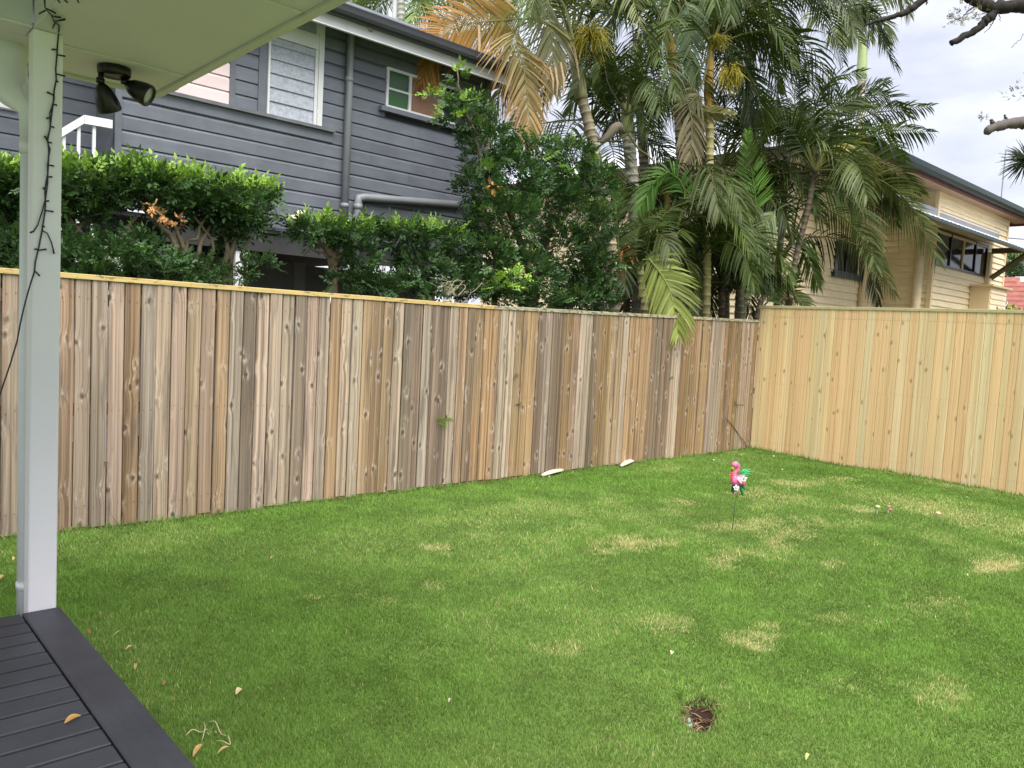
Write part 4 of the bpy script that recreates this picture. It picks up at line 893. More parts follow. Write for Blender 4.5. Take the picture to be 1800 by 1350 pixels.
def flower(parent, px, py, D, rpx, seed, down=.4):
    rnd = random.Random(seed); c = atd(px, py, D); r = rpx*D/FPX; mb = MB()
    for i in range(130):
        d = np.array([rnd.gauss(0, 1), rnd.gauss(0, 1), rnd.gauss(-down, .7)]); d /= np.linalg.norm(d); l = r*rnd.uniform(.6, 1.15); k = rnd.uniform(.7, 1.25)
        p0 = c+d*r*.1; p1 = p0+d*l*.6+np.array([rnd.gauss(0, .02), rnd.gauss(0, .02), .02]); p2 = p0+d*l+np.array([rnd.gauss(0, .04), rnd.gauss(0, .04), -.10*r/.3])
        mb.tube([p0, p1, p2], [.006, .0045, .003], 4, (.40*k, .34*k, .05*k), False)
    return mb.build('flower_cluster', M_dry, parent, False, True)
def palm(px, D, label, name='palm_tree'):
    b_ = atd(px, 560, D); return empty(name, (b_[0], b_[1], 0), label, 'palm', 'palms clustered behind the fence')

# palm 1: leaning trunk, orange drooping fronds over the grey house
p1 = palm(1065, 10.2, 'palm with leaning ringed trunk, yellow flower cluster and orange drooping fronds')
trunk(p1, [(1022, 172), (1034, 215), (1052, 295), (1070, 390), (1080, 530)], 10.2, .075, .068); shaft(p1, [(1022, 175), (1014, 120), (1004, 72)], 10.2, .085, .06, (.30, .30, .14))
flower(p1, 1036, 60, 9.9, 42, 1); flower(p1, 1012, 70, 10.0, 22, 2)
F(p1, 9.4, [(1003, 72), (950, 35), (880, 36), (820, 42), (770, 70), (740, 152)], 100, 1, (.31, .24, .07), (.50, .20, .06), droop=.22, vee=.05, start=.28, wd=.028, ragged=.03, np_=62)
F(p1, 9.3, [(1003, 70), (945, 30), (905, 60), (922, 121), (927, 176), (936, 256)], 78, .95, (.24, .25, .10), (.50, .29, .13), droop=.45, vee=0, start=.35, wd=.028, ragged=.03, np_=60)
F(p1, 9.5, [(1008, 70), (985, -10), (962, 10), (970, 63), (974, 162)], 62, .95, GREYG, (.34, .30, .17), droop=.5, vee=.0, start=.4, wd=.034, np_=54)
F(p1, 10.0, [(1005, 70), (960, 60), (900, 110), (868, 200), (862, 250)], 55, .5, OL, TAN, droop=.7, start=.35)
F(p1, 9.9, [(1008, 72), (1030, 0), (1080, -20), (1130, 30), (1150, 110)], 60, .6, DG, G, droop=.5)
F(p1, 10.1, [(1005, 70), (985, -40), (930, -90), (860, -60), (800, 10)], 70, .5, G, OL, droop=.4)
crown_fill(p1, atd(1004, 68, 10.2), 6, 1.9, G, OL, (.3, 1.3), .5, 101)
MB().tube([atd(1008, 75, 9.9), atd(1023, 170, 9.8)], [.02, .006], 5, (.45, .34, .22)).build('dead_leaf_stalk', M_bark, p1, True, True)
for (x0, y0, x1, y1) in [(965, 118, 972, 165), (975, 118, 978, 175), (985, 110, 990, 172), (842, 45, 838, 120)]:
    MB().tube([atd(x0, y0, 9.4), atd((x0+x1)/2+3, (y0+y1)/2, 9.4), atd(x1, y1, 9.4)], [.018, .02, .004], 4, (.48, .33, .2)).build('dead_leaflet', M_bark, p1, False, True)
# palm 2: pale trunk with hanging husk
p2 = palm(1110, 10.8, 'palm with pale trunk and a papery husk hanging below its crown')
trunk(p2, [(1104, 232), (1108, 275), (1114, 345), (1120, 450), (1122, 540)], 10.8, .09, .085, (.40, .38, .30), (.52, .50, .42)); shaft(p2, [(1104, 236), (1102, 205), (1100, 180)], 10.8, .09, .05, (.30, .33, .14))
hk = curvy([atd(1098, 232, 10.5), atd(1085, 222, 10.4), atd(1070, 238, 10.4), atd(1054, 252, 10.4)], 4)
MB().tube(hk, [.015, .03, .045, .055, .06, .065, .065, .06, .055, .045, .035, .02, .004][:len(hk)], 6, (.30, .245, .20)).build('husk', M_bark, p2, True, True)
for k, (x1, y1, x2, y2) in enumerate([(1060, 190, 1030, 150), (1070, 150, 1060, 100), (1110, 130, 1130, 70), (1150, 180, 1190, 170), (1075, 250, 1052, 242), (1125, 265, 1150, 285)]):
    if k < 4: F(p2, 10.7, [(1102, 200), (x1, y1), (x2, y2), (2*x2-x1, 2*y2-y1+90)], 55, .5, DG, G, droop=.5)
    else: F(p2, 10.6, [(1104, 235), (x1, y1), (x2, y2), (2*x2-x1, 2*y2-y1+60)], 26, .5, OL, OR, droop=.6, start=.5)
crown_fill(p2, atd(1101, 190, 10.8), 7, 1.8, DG, G, (.2, 1.2), .5, 102)
# palm 3: orange crownshaft
p3 = palm(1200, 11.2, 'palm with bright orange crownshaft and a hanging grey green frond')
trunk(p3, [(1190, 128), (1195, 180), (1198, 250), (1203, 340), (1205, 450), (1205, 550)], 11.2, .09, .085); shaft(p3, [(1189, 130), (1178, 88), (1168, 40)], 11.2, .085, .06, (.52, .26, .07)); shaft(p3, [(1196, 55), (1200, 30), (1193, 5)], 11.5, .08, .06, (.45, .20, .06), 'leaf_sheath')
F(p3, 10.7, [(1168, 40), (1190, -25), (1212, 30), (1215, 106), (1228, 150)], 52, .95, (.20, .27, .15), None, droop=.35, vee=.0, start=.4, wd=.034)
F(p3, 10.8, [(1168, 40), (1130, -20), (1090, -10), (1070, 60), (1062, 140)], 60, .5, DG, G, droop=.6)
crown_fill(p3, atd(1168, 38, 11.2), 7, 2.0, DG, G, (.2, 1.3), .5, 103)
# palm 4
p4 = palm(1240, 10.9, 'palm with yellow orange crownshaft and a hanging yellow flower cluster')
trunk(p4, [(1248, 200), (1248, 260), (1246, 330), (1243, 420), (1241, 552)], 10.9, .058, .054, (.34, .30, .12), (.46, .42, .24)); shaft(p4, [(1248, 205), (1246, 150), (1250, 80)], 10.9, .062, .045, (.44, .28, .07))
flower(p4, 1281, 122, 10.7, 30, 3, 1.2); flower(p4, 1262, 70, 10.8, 16, 4, .3)
F(p4, 10.5, [(1250, 90), (1230, 160), (1211, 181), (1216, 214), (1215, 252), (1210, 315)], 46, .95, (.19, .20, .11), (.36, .27, .17), droop=.55, vee=0, start=.32, wd=.034, np_=36)
F(p4, 10.6, [(1250, 90), (1215, 150), (1225, 190), (1290, 202)], 40, .9, OL, (.3, .25, .1), droop=.1, start=.4)
for pts in ([(1252, 80), (1290, 0), (1340, 0), (1390, 70)], [(1252, 80), (1300, 40), (1340, 70), (1370, 160)], [(1252, 85), (1240, 10), (1270, -50), (1330, -40)], [(1252, 85), (1300, 110), (1330, 160), (1345, 230)], [(1252, 85), (1215, 20), (1180, 20), (1150, 100)]):
    F(p4, 10.9, pts, 55, .5, DG, G, droop=.5)
crown_fill(p4, atd(1250, 82, 10.9), 6, 1.9, DG, G, (.2, 1.2), .5, 104)
# palm 5
p5 = palm(1236, 11.6, 'slender palm with grey ringed trunk reaching the fence top')
trunk(p5, [(1213, 160), (1216, 230), (1223, 330), (1233, 430), (1238, 555)], 11.6, .075, .07, (.36, .34, .30), (.48, .46, .42)); shaft(p5, [(1213, 165), (1210, 120), (1205, 75)], 11.6, .07, .05, (.34, .24, .12))
crown_fill(p5, atd(1207, 80, 11.6), 7, 2.0, DG, G, (.1, 1.2), .5, 105)
# palm 6: low crown, fronds spilling over the fence
p6 = palm(1150, 10.2, 'low young palm spilling a yellow green frond over the fence top')
trunk(p6, [(1125, 470), (1130, 520), (1133, 545)], 10.2, .05, .05, (.30, .28, .12))
F(p6, 10.1, [(1125, 475), (1135, 452), (1155, 472), (1178, 511), (1192, 588)], 72, .95, (.22, .28, .08), YG_, dD=.62, droop=.3, vee=.0, start=.15, wd=.036, np_=46, ragged=.02)
F(p6, 10.2, [(1085, 500), (1087, 440), (1083, 370), (1075, 290)], 52, .9, DG, G, droop=.2, vee=.1)
F(p6, 10.3, [(1120, 490), (1140, 420), (1175, 370), (1225, 350)], 48, .8, G, DG, droop=.3)
F(p6, 10.3, [(1120, 490), (1118, 430), (1130, 390), (1160, 370)], 45, .8, DG, G, droop=.3)
F(p6, 10.2, [(1120, 480), (1100, 440), (1090, 450), (1080, 520)], 34, .6, (.30, .14, .06), (.36, .16, .07), droop=.6)
F(p6, 10.2, [(1120, 480), (1160, 440), (1200, 450), (1225, 520)], 40, .6, OL, G, droop=.5)
crown_fill(p6, atd(1128, 470, 10.3), 5, 1.3, DG, G, (.3, 1.3), .42, 106)
# palm 7: mid-height bright fronds
p7 = palm(1180, 10.7, 'mid height palm with bright lime fronds and grey trunk')
trunk(p7, [(1187, 400), (1180, 440), (1174, 475), (1170, 545)], 10.7, .065, .06, (.42, .40, .36), (.50, .48, .44))
F(p7, 10.4, [(1190, 400), (1205, 340), (1180, 303), (1150, 320), (1122, 372)], 60, .9, (.10, .24, .04), LG, droop=.4, start=.3)
F(p7, 10.4, [(1190, 400), (1215, 340), (1240, 325), (1262, 380)], 45, .8, LG, G, droop=.5, start=.3)
F(p7, 10.5, [(1190, 400), (1160, 390), (1140, 420), (1125, 470)], 50, .7, G, DG, droop=.4)
F(p7, 10.5, [(1190, 400), (1230, 380), (1270, 400), (1300, 440)], 42, .7, DG, G, droop=.5)
crown_fill(p7, atd(1190, 398, 10.7), 10, 1.6, DG, G, (.2, 1.3), .45, 107)
# palm 8
p8 = palm(1310, 11.7, 'green trunked palm with an upright lime spear frond')
trunk(p8, [(1330, 430), (1322, 470), (1312, 510), (1303, 560)], 11.7, .07, .06, (.20, .24, .13), (.30, .33, .22))
F(p8, 11.4, [(1330, 430), (1328, 350), (1318, 280), (1314, 232)], 45, 1, (.14, .30, .045), (.18, .34, .06), droop=-.05, vee=0, start=.3, np_=34)
F(p8, 11.3, [(1330, 425), (1245, 368), (1290, 345), (1340, 378)], 40, .85, (.14, .22, .08), LG, droop=.55, start=.35)
F(p8, 11.2, [(1330, 430), (1365, 370), (1350, 385), (1332, 422), (1316, 478)], 48, .9, (.17, .24, .11), (.24, .28, .13), droop=.45, vee=0, start=.35)
crown_fill(p8, atd(1330, 428, 11.7), 8, 1.7, DG, G, (.5, 1.35), .48, 108, (.6, 3.4))
# palm 9: the big arching fronds over the cream house
p9 = palm(1345, 11.8, 'palm with thin brown trunk and long fronds arching over the cream house')
trunk(p9, [(1392, 425), (1372, 460), (1350, 510), (1330, 560)], 11.8, .05, .038, (.15, .115, .08), (.20, .16, .11))
F(p9, 11.5, [(1392, 428), (1400, 330), (1440, 330), (1500, 351), (1527, 407), (1542, 478)], 66, .9, (.13, .19, .07), (.20, .26, .10), droop=.3, vee=0, start=.3, wd=.034, np_=46)
F(p9, 11.8, [(1392, 428), (1440, 330), (1530, 335), (1591, 375), (1625, 405), (1648, 460)], 80, .7, (.10, .17, .055), OL, droop=.35, vee=.25, start=.25, wd=.034, np_=50)
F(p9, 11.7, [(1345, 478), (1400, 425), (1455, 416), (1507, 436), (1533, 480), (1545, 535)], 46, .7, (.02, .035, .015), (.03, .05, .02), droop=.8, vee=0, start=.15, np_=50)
F(p9, 11.5, [(1350, 475), (1392, 430), (1412, 427), (1421, 453), (1438, 505)], 44, .8, (.05, .10, .025), G, droop=.5, start=.35)
F(p9, 11.5, [(1392, 428), (1420, 370), (1480, 380), (1530, 440), (1575, 520)], 50, .7, G, OL, droop=.5, start=.2)
F(p9, 11.7, [(1392, 428), (1410, 340), (1470, 290), (1540, 310), (1600, 370)], 60, .6, DG, G, droop=.4)
F(p9, 11.8, [(1340, 540), (1360, 520), (1385, 505), (1400, 480)], 40, .8, (.05, .11, .025), G, droop=.2)
F(p9, 11.4, [(1370, 530), (1390, 515), (1405, 520), (1425, 528)], 24, .6, TAN, (.5, .4, .26), droop=.5)
crown_fill(p9, atd(1392, 426, 11.8), 5, 2.0, DG, G, (.2, 1.3), .5, 109, (.9, 2.9))
# palm 10: upper right crown against the sky
p10 = palm(1400, 11.4, 'palm whose upper crown spreads right against the sky')
trunk(p10, [(1432, 300), (1420, 370), (1400, 450), (1385, 550)], 11.4, .045, .04, (.12, .10, .07), (.17, .14, .10))
for pts, cc, ct in ([[(1432, 300), (1470, 200), (1520, 160), (1562, 140)], DG, G], [[(1432, 300), (1490, 220), (1560, 195), (1640, 186)], DG, G], [[(1432, 300), (1500, 250), (1570, 230), (1640, 232)], G, DG],
        [[(1432, 300), (1430, 200), (1460, 140), (1520, 125)], DG, G], [[(1432, 300), (1400, 200), (1400, 140), (1430, 110)], DG, DG], [[(1432, 300), (1480, 250), (1540, 240), (1590, 280)], G, G],
        [[(1432, 300), (1465, 248), (1499, 267), (1513, 291), (1525, 325)], (.22, .24, .06), (.36, .30, .08)], [[(1432, 300), (1500, 280), (1560, 290), (1620, 340)], DG, G], [[(1432, 300), (1390, 230), (1350, 230), (1320, 290)], DG, G],
        [[(1432, 300), (1420, 230), (1470, 180), (1560, 165)], G, DG], [[(1432, 300), (1500, 300), (1570, 330), (1625, 390)], G, OL], [[(1432, 300), (1480, 200), (1550, 170), (1600, 210)], DG, G]):
    F(p10, 11.2, pts, 62, random.uniform(.4, .9), cc, ct, droop=random.uniform(.2, .5))
crown_fill(p10, atd(1432, 300, 11.4), 7, 1.7, DG, G, (-.1, .7), .5, 110)
# palm 11, 12: dark crowns high in the middle, against the sky
p11 = palm(1300, 12.2, 'tall palm with dark ragged crown at the top edge')
trunk(p11, [(1320, 60), (1318, 160), (1312, 300), (1305, 430), (1300, 550)], 12.2, .08, .065, (.16, .13, .10), (.24, .20, .15))
for pts in ([(1318, 20), (1350, -30), (1385, 40), (1395, 130)], [(1318, 20), (1340, 30), (1360, 110), (1365, 200)], [(1318, 20), (1290, 20), (1275, 90), (1270, 180)], [(1318, 20), (1300, 60), (1310, 140), (1320, 220)]):
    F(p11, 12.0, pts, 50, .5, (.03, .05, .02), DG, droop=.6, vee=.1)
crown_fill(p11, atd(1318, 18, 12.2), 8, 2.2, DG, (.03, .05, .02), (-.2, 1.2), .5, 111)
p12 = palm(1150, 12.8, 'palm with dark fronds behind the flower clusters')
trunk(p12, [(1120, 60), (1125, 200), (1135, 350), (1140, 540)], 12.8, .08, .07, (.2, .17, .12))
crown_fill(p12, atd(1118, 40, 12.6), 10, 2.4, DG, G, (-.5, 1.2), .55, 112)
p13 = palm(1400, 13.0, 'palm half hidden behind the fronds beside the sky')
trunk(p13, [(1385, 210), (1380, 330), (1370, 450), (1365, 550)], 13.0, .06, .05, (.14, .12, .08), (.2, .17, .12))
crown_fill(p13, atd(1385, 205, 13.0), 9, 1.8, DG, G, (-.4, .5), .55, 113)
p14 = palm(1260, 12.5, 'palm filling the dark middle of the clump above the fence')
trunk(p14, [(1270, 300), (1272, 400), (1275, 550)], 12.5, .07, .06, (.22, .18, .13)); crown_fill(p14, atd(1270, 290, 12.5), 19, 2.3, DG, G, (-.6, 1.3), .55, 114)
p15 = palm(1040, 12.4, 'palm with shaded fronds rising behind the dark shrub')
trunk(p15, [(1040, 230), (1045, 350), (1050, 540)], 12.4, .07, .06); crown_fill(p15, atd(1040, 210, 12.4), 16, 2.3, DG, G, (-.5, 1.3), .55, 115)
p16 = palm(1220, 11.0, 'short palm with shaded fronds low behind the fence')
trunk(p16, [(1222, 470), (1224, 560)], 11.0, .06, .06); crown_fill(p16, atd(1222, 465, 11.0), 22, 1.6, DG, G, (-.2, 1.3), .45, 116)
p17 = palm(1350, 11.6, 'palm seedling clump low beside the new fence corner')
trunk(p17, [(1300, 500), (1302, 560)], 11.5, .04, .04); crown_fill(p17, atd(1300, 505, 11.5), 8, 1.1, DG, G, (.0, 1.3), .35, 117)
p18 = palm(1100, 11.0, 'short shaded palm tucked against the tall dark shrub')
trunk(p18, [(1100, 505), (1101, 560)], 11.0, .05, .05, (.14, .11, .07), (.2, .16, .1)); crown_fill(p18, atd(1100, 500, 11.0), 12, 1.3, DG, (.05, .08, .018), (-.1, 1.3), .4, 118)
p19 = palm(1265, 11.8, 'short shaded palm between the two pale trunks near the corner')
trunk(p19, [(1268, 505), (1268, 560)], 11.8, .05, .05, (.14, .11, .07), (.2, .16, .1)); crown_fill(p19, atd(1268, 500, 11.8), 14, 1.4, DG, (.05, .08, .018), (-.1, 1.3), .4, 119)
# far tall palm with green crownshaft
fp9 = palm(1512, 24, 'distant tall palm with smooth green crownshaft against the clouds'); fp9['group'] = 'palms in the distance'
trunk(fp9, [(1514, 130), (1512, 300), (1505, 420), (1500, 520)], 24, .13, .11, (.34, .32, .26)); shaft(fp9, [(1514, 138), (1516, 95), (1514, 60)], 24, .16, .09, (.34, .42, .20))
for pts in ([(1514, 62), (1490, 20), (1440, 20), (1392, 62)], [(1514, 62), (1520, 0), (1560, -30), (1600, 0)], [(1514, 62), (1490, 0), (1450, -20), (1410, 5)], [(1514, 62), (1500, 30), (1480, 40), (1462, 75)], [(1514, 62), (1535, 30), (1552, 40), (1560, 75)], [(1514, 62), (1510, 10), (1515, -40), (1530, -70)], [(1514, 62), (1500, 20), (1520, 20), (1530, 70)], [(1514, 62), (1505, 35), (1495, 50), (1490, 80)], [(1514, 62), (1540, 0), (1580, -10), (1600, 30)]):
    F(fp9, 24, pts, 38, .7, (.10, .15, .05), OL, droop=.6, wd=.05, np_=40)
# palms behind the grey roof
for k, (px, py, D, lab) in enumerate(((705, -10, 15.5, 'bright palm peeping over the grey roof gutter'), (790, 20, 14.8, 'palm with pale drooping fronds right behind the grey roof'), (640, -30, 16.5, 'palm standing left most behind the grey roof'))):
    q = palm(px, D, lab); q['group'] = 'palms in the distance'; trunk(q, [(px, py), (px, 200), (px, 400)], D, .09, .08, (.5, .5, .46), (.6, .6, .56)); crown_fill(q, atd(px, py, D), 16, 2.2, (.16, .25, .06), G, (-.6, 1.2), .5, 120+k)
# white poles beyond the roof
for px, lab in ((612, 'white pole rising behind the grey roof, nearest the eave'), (692, 'white pole rising behind the grey roof, right hand one')):
    a = atd(px, 60, 15); tag(MB().tube([(a[0], a[1], 0), (a[0], a[1], 9)], .045, 8).build('pole', M_white), lab, 'pole', 'poles behind the roof')

# ------------------------------------------------------------------ tree with sawn branches entering at top right
tr = empty('tree', (13.5, .8, 0), 'bare tree with sawn off limbs reaching in at the top right', 'tree')
TB = (.035, .03, .027)
base = np.array([13.5, .8, 0]); fork = np.array([13.3, .9, 3.2])
stem(tr, [base, np.array([13.45, .85, 1.6]), fork], .28, .2, TB, 'trunk', .01)
def limb(pts, r, c=TB, nm='branch'):
    n = len(pts); mb = MB(); q = curvy(pts, 9, .007); mb.tube(q, [(r[0]+(r[1]-r[0])*i/(len(q)-1))*random.uniform(.66, .84) for i in range(len(q))], 9, c); return mb.build(nm, M_bark, tr, True, True)
def A(px, py, D): return atd(px, py, D)
limb([fork, A(1930, 60, 11.2), A(1850, 12, 11), A(1800, 10, 11), A(1750, 14, 11), A(1715, 2, 11), A(1690, -12, 11)], (.16, .09))
limb([A(1752, 14, 11), A(1735, 35, 11), A(1712, 55, 11), A(1672, 76, 11)], (.09, .055)); 
limb([fork, A(1900, 230, 11.3), A(1830, 215, 11), A(1800, 216, 11), A(1770, 218, 11), A(1732, 230, 11)], (.17, .075), (.15, .13, .115))
limb([A(1748, 222, 11), A(1742, 210, 11)], (.055, .03), (.15, .13, .115)); limb([A(1772, 214, 11), A(1765, 202, 11)], (.025, .018), (.15, .13, .115))
limb([fork, A(1860, -60, 10.8), A(1700, -70, 11), A(1622, 0, 11), A(1590, 22, 11), A(1550, 34, 11), A(1520, 44, 11)], (.13, .02))
limb([A(1620, 2, 11), A(1600, 14, 11), A(1590, 20, 11), A(1585, 10, 11)], (.02, .008)); limb([A(1628, -10, 11), A(1628, 8, 11)], (.015, .012))
limb([A(1752, 25, 11), A(1742, 45, 11), A(1730, 58, 11)], (.012, .004)); limb([A(1756, 25, 11), A(1760, 38, 11)], (.008, .003))
limb([A(1800, 60, 11), A(1778, 84, 11)], (.008, .006), (.3, .28, .36))
limb([A(1720, 5, 11), A(1690, 30, 11), A(1665, 42, 11)], (.012, .004))
feath = (np.array([.20, .17, .09]), np.array([.26, .25, .12]), np.array([.3, .28, .12]))
crown('leaves', tr, [(A(1700, 32, 11), .16, .25, .12), (A(1678, 42, 11), .10, .15, .05), (A(1690, 20, 11), .14, .2, .08), (A(1715, 25, 11), .1, .2, .1), (A(1730, 206, 11), .06, .08, .05), (A(1790, 165, 11), .12, .2, .10), (A(1752, 0, 11), .2, .2, .06), (A(1815, 150, 11), .2, .2, .2)], 75, 31, 2, .55, M_dry, feath)
# spiky tufted conifer tip at the right edge
cf = empty('spiky_tree', (20, at(1800, 285, 0, 20)[1], 0), 'spiky dark needle tuft at the right edge over the cream roof', 'tree')
cc = at(1806, 282, 0, 20); rnd = random.Random(4); mb = MB()
for i in range(240):
    d = np.array([rnd.gauss(0, 1), rnd.gauss(0, 1), rnd.gauss(-.15, .9)]); d /= np.linalg.norm(d); l = rnd.uniform(.35, .62)
    mb.tube([cc+d*.05, cc+d*l*.6, cc+d*l+np.array([0, 0, -.05])], [.012, .010, .003], 3, (.045, .06, .03), False)
mb.build('crown', M_dry, cf, False, True); MB().tube([(cc[0]+.5, cc[1]-3.2, 0), (cc[0]+.4, cc[1]-3, cc[2]-1), (cc[0]+.1, cc[1]-1, cc[2]-.1), cc], [.2, .12, .06, .04], 8, (.12, .1, .08)).build('trunk', M_bark, cf, True, True)
# far tree at right edge under the bracket
shrub('hazy green tree far beyond the red tiled roof', [(atd(1795, 478, 60), 3, 3, 1.2), (atd(1820, 470, 60), 4, 3, 1.6), (atd(1780, 486, 60), 1.5, 2, .6)], [([np.array([atd(1810, 500, 60)[0], atd(1810, 500, 60)[1], 0]), atd(1812, 490, 60), atd(1812, 480, 60)], .3)], 9, 41, .3, name='tree', Yb=atd(1810, 500, 60)[1], cat='tree', scale=4)

# ------------------------------------------------------------------ small things on lawn and fence
def gp_(px, py): p = at(px, py, 2, 0); p[2] = gz(p[0], p[1])[0]; return p
# flamingo garden stake
fb_ = gp_(1287, 934); DF = proj(fb_)[2]; s_ = DF/FPX
fo = empty('flamingo_stake', fb_, 'pink flamingo garden ornament on a thin wire stake in the lawn', 'garden ornament')
def fpt(px, py, dn=0): return atd(px, py, DF-dn)
PK, PK2 = (.80, .16, .34), (.85, .36, .48)
MB().tube([fb_+np.array([0, 0, -.03]), fpt(1290, 905), fpt(1294, 868)], .0025, 6, (.05, .06, .05)).build('stake', M_misc, fo, True, True)
bd = curvy([fpt(1289, 836), fpt(1292, 845), fpt(1297, 846), fpt(1303, 841), fpt(1307, 848)], 5); n = len(bd)
MB().tube(bd, [max(.004, .040*math.sin(math.pi*(.12+.83*i/(n-1)))**.7) for i in range(n)], 12, PK).build('body', M_misc, fo, True, True)
nk = curvy([fpt(1290, 840), fpt(1291, 832), fpt(1296, 826), fpt(1297, 820), fpt(1293, 816), fpt(1289, 819)], 5); n = len(nk)
MB().tube(nk, [.022*(1-.5*math.sin(math.pi*min(1, i/(n*.75))))+.002 for i in range(n)], 10, PK).build('neck', M_misc, fo, True, True)
MB().lathe(fpt(1292.5, 818.5), RT*-.7-UP*.35, [(-.015, .005), (-.007, .014), (.005, .016), (.017, .011), (.02, .005)], 12, PK).build('head', M_misc, fo, True, True)
bk = MB().tube([fpt(1290, 820), fpt(1287.5, 824.5), fpt(1287, 828)], [.013, .011, .003], 8, (.75, .60, .06)).build('beak', M_misc, fo, True, True)
MB().tube([fpt(1287.3, 825, .004), fpt(1286.8, 829, .004)], [.0115, .003], 8, (.02, .015, .015)).build('beak_tip', M_misc, bk, True, True)
MB().lathe(fpt(1291.4, 817.8, .021), -fw, [(0, .004), (.002, .003)], 8, (.02, .02, .02)).build('eye', M_misc, fo, True, True)
def petal_flower(px, py, r, cpet, ccen, dn, nm='flower'):
    c = fpt(px, py, dn); o_ = None; mb = MB()
    for k in range(5):
        a = 2*math.pi*k/5+.3; d = math.cos(a)*RT+math.sin(a)*UP; e_ = -math.sin(a)*RT+math.cos(a)*UP
        mb.add([c, c+d*r*.55+e_*r*.38-fw*.006, c+d*r-fw*.002, c+d*r*.55-e_*r*.38-fw*.006, c+d*r*.5-fw*.001], [(0, 4, 1), (0, 3, 4), (4, 2, 1), (4, 3, 2)], cpet)
    o_ = mb.build(nm, M_misc, fo, False, True); MB().lathe(c-fw*.002, -fw, [(0, r*.3), (.008, r*.22), (.012, .002)], 8, ccen).build('flower_centre', M_misc, o_, True, True)
petal_flower(1307.5, 841, .028, (.85, .80, .74), (.75, .22, .10), .05); petal_flower(1294, 857, .027, (.78, .82, .85), (.35, .60, .70), .05); petal_flower(1286, 834, .024, (.75, .12, .06), (.6, .1, .05), .03)
for k, (dx, dy) in enumerate(((2, 4), (4, 6.5), (6, 8), (4, 9))):
    MB().tube([fpt(1296, 838+k, .05), fpt(1301, 843+k*2-1, .052), fpt(1305, 845+k*2, .045)], [.004, .008, .003], 6, (.9, .55, .64)).build('wing_feather', M_misc, fo, True, True)
for (x, y) in ((1309, 824), (1314, 822), (1320, 824), (1324, 828), (1322, 834), (1317, 838)):
    MB().tube([fpt(1301, 834, -.03), fpt((1301+x)/2, (834+y)/2-1, -.03), fpt(x, y, -.03)], [.003, .007, .0015], 5, (.05, .48, .18)).build('leaf', M_misc, fo, True, True)
for (x0, y0, x1, y1, cl) in ((1301, 852, 1305, 871, (.04, .28, .07)), (1300, 851, 1288, 868, (.02, .09, .06)), (1291, 848, 1286, 865, (.02, .07, .05)), (1303, 850, 1309, 862, (.05, .35, .10))):
    MB().tube([fpt(x0, y0, -.02), fpt((x0+x1)/2+1, (y0+y1)/2, -.02), fpt(x1, y1, -.02)], [.006, .018, .004], 6, cl).build('leaf', M_misc, fo, True, True)
for pts in ([(1297, 850), (1298, 858), (1297, 872)], [(1297.5, 850), (1298, 861), (1291, 866), (1289, 873)]):
    MB().tube([fpt(x, y, .01) for x, y in pts], [.009, .006, .005, .004][:len(pts)], 6, (.62, .36, .33)).build('leg', M_misc, fo, True, True)
MB().lathe(fpt(1306, 849, .01), -UP+.4*RT, [(-.02, .012), (0, .016), (.03, .005)], 8, (.72, .13, .30)).build('tail', M_misc, fo, True, True)
# fallen palm sheaths
for (pa, pb, lab, c) in (((951, 839), (991, 830), 'pale boat shaped palm husk lying nearer the deck side of the fence foot', (.70, .62, .46)), ((1090, 823), (1117, 811), 'curved cream palm husk at the fence foot, right hand one', (.76, .70, .50))):
    a, b_ = gp_(*pa), gp_(*pb); d = b_-a; n = 12; mb = MB(); ln = np.linalg.norm(d); d /= ln; sd2 = np.array([-d[1], d[0], 0])
    for i in range(n+1):
        t = i/n; w_ = .055*math.sin(math.pi*(.06+.88*t))**.7; ctr = a+d*ln*t+np.array([0, 0, .018+.018*math.sin(math.pi*t)])
        for u in (-1, -.5, 0, .5, 1): mb.v.append(tuple(ctr+sd2*w_*u*.8+np.array([0, 0, .022*(1-u*u)]))); mb.c.append(tuple(np.array(c)*(1-.35*(t > .9)-.3*(t < .08))))
    for i in range(n):
        for j in range(4): k = i*5+j; mb.f.append((k, k+5, k+6, k+1))
    o = mb.build('palm_husk', M_dry, None, True, True); m_ = o.modifiers.new('t', 'SOLIDIFY'); m_.thickness = .008
    tag(o, lab, 'husk', 'fallen palm husks')
# mushrooms
for (px, py, hpx, cap_c, lab) in ((1541, 908, 18, (.60, .42, .28), 'tan capped mushroom, left of the pair in the lawn'), (1560, 907, 17, (.34, .18, .10), 'brown capped mushroom, right of the pair in the lawn'), (1564, 905, 8, (.30, .16, .09), 'short brown mushroom half hidden by its taller neighbour'), (1648, 909, 8, (.62, .44, .26), 'lone small mushroom near the new fence')):
    p = gp_(px, py); h = hpx*proj(p)[2]/FPX; mo = empty('mushroom', p, lab, 'mushroom', 'mushrooms in the lawn')
    MB().tube([p, p+np.array([.003, 0, h*.5]), p+np.array([0, 0, h*.9])], [.007, .005, .006], 8, (.66, .58, .44)).build('stalk', M_misc, mo, True, True)
    MB().lathe(p+np.array([0, 0, h*.82]), (.1, 0, 1), [(0, .006), (.002, .026), (.010, .025), (.020, .016), (.024, .003)], 12, cap_c).build('cap', M_misc, mo, True, True)
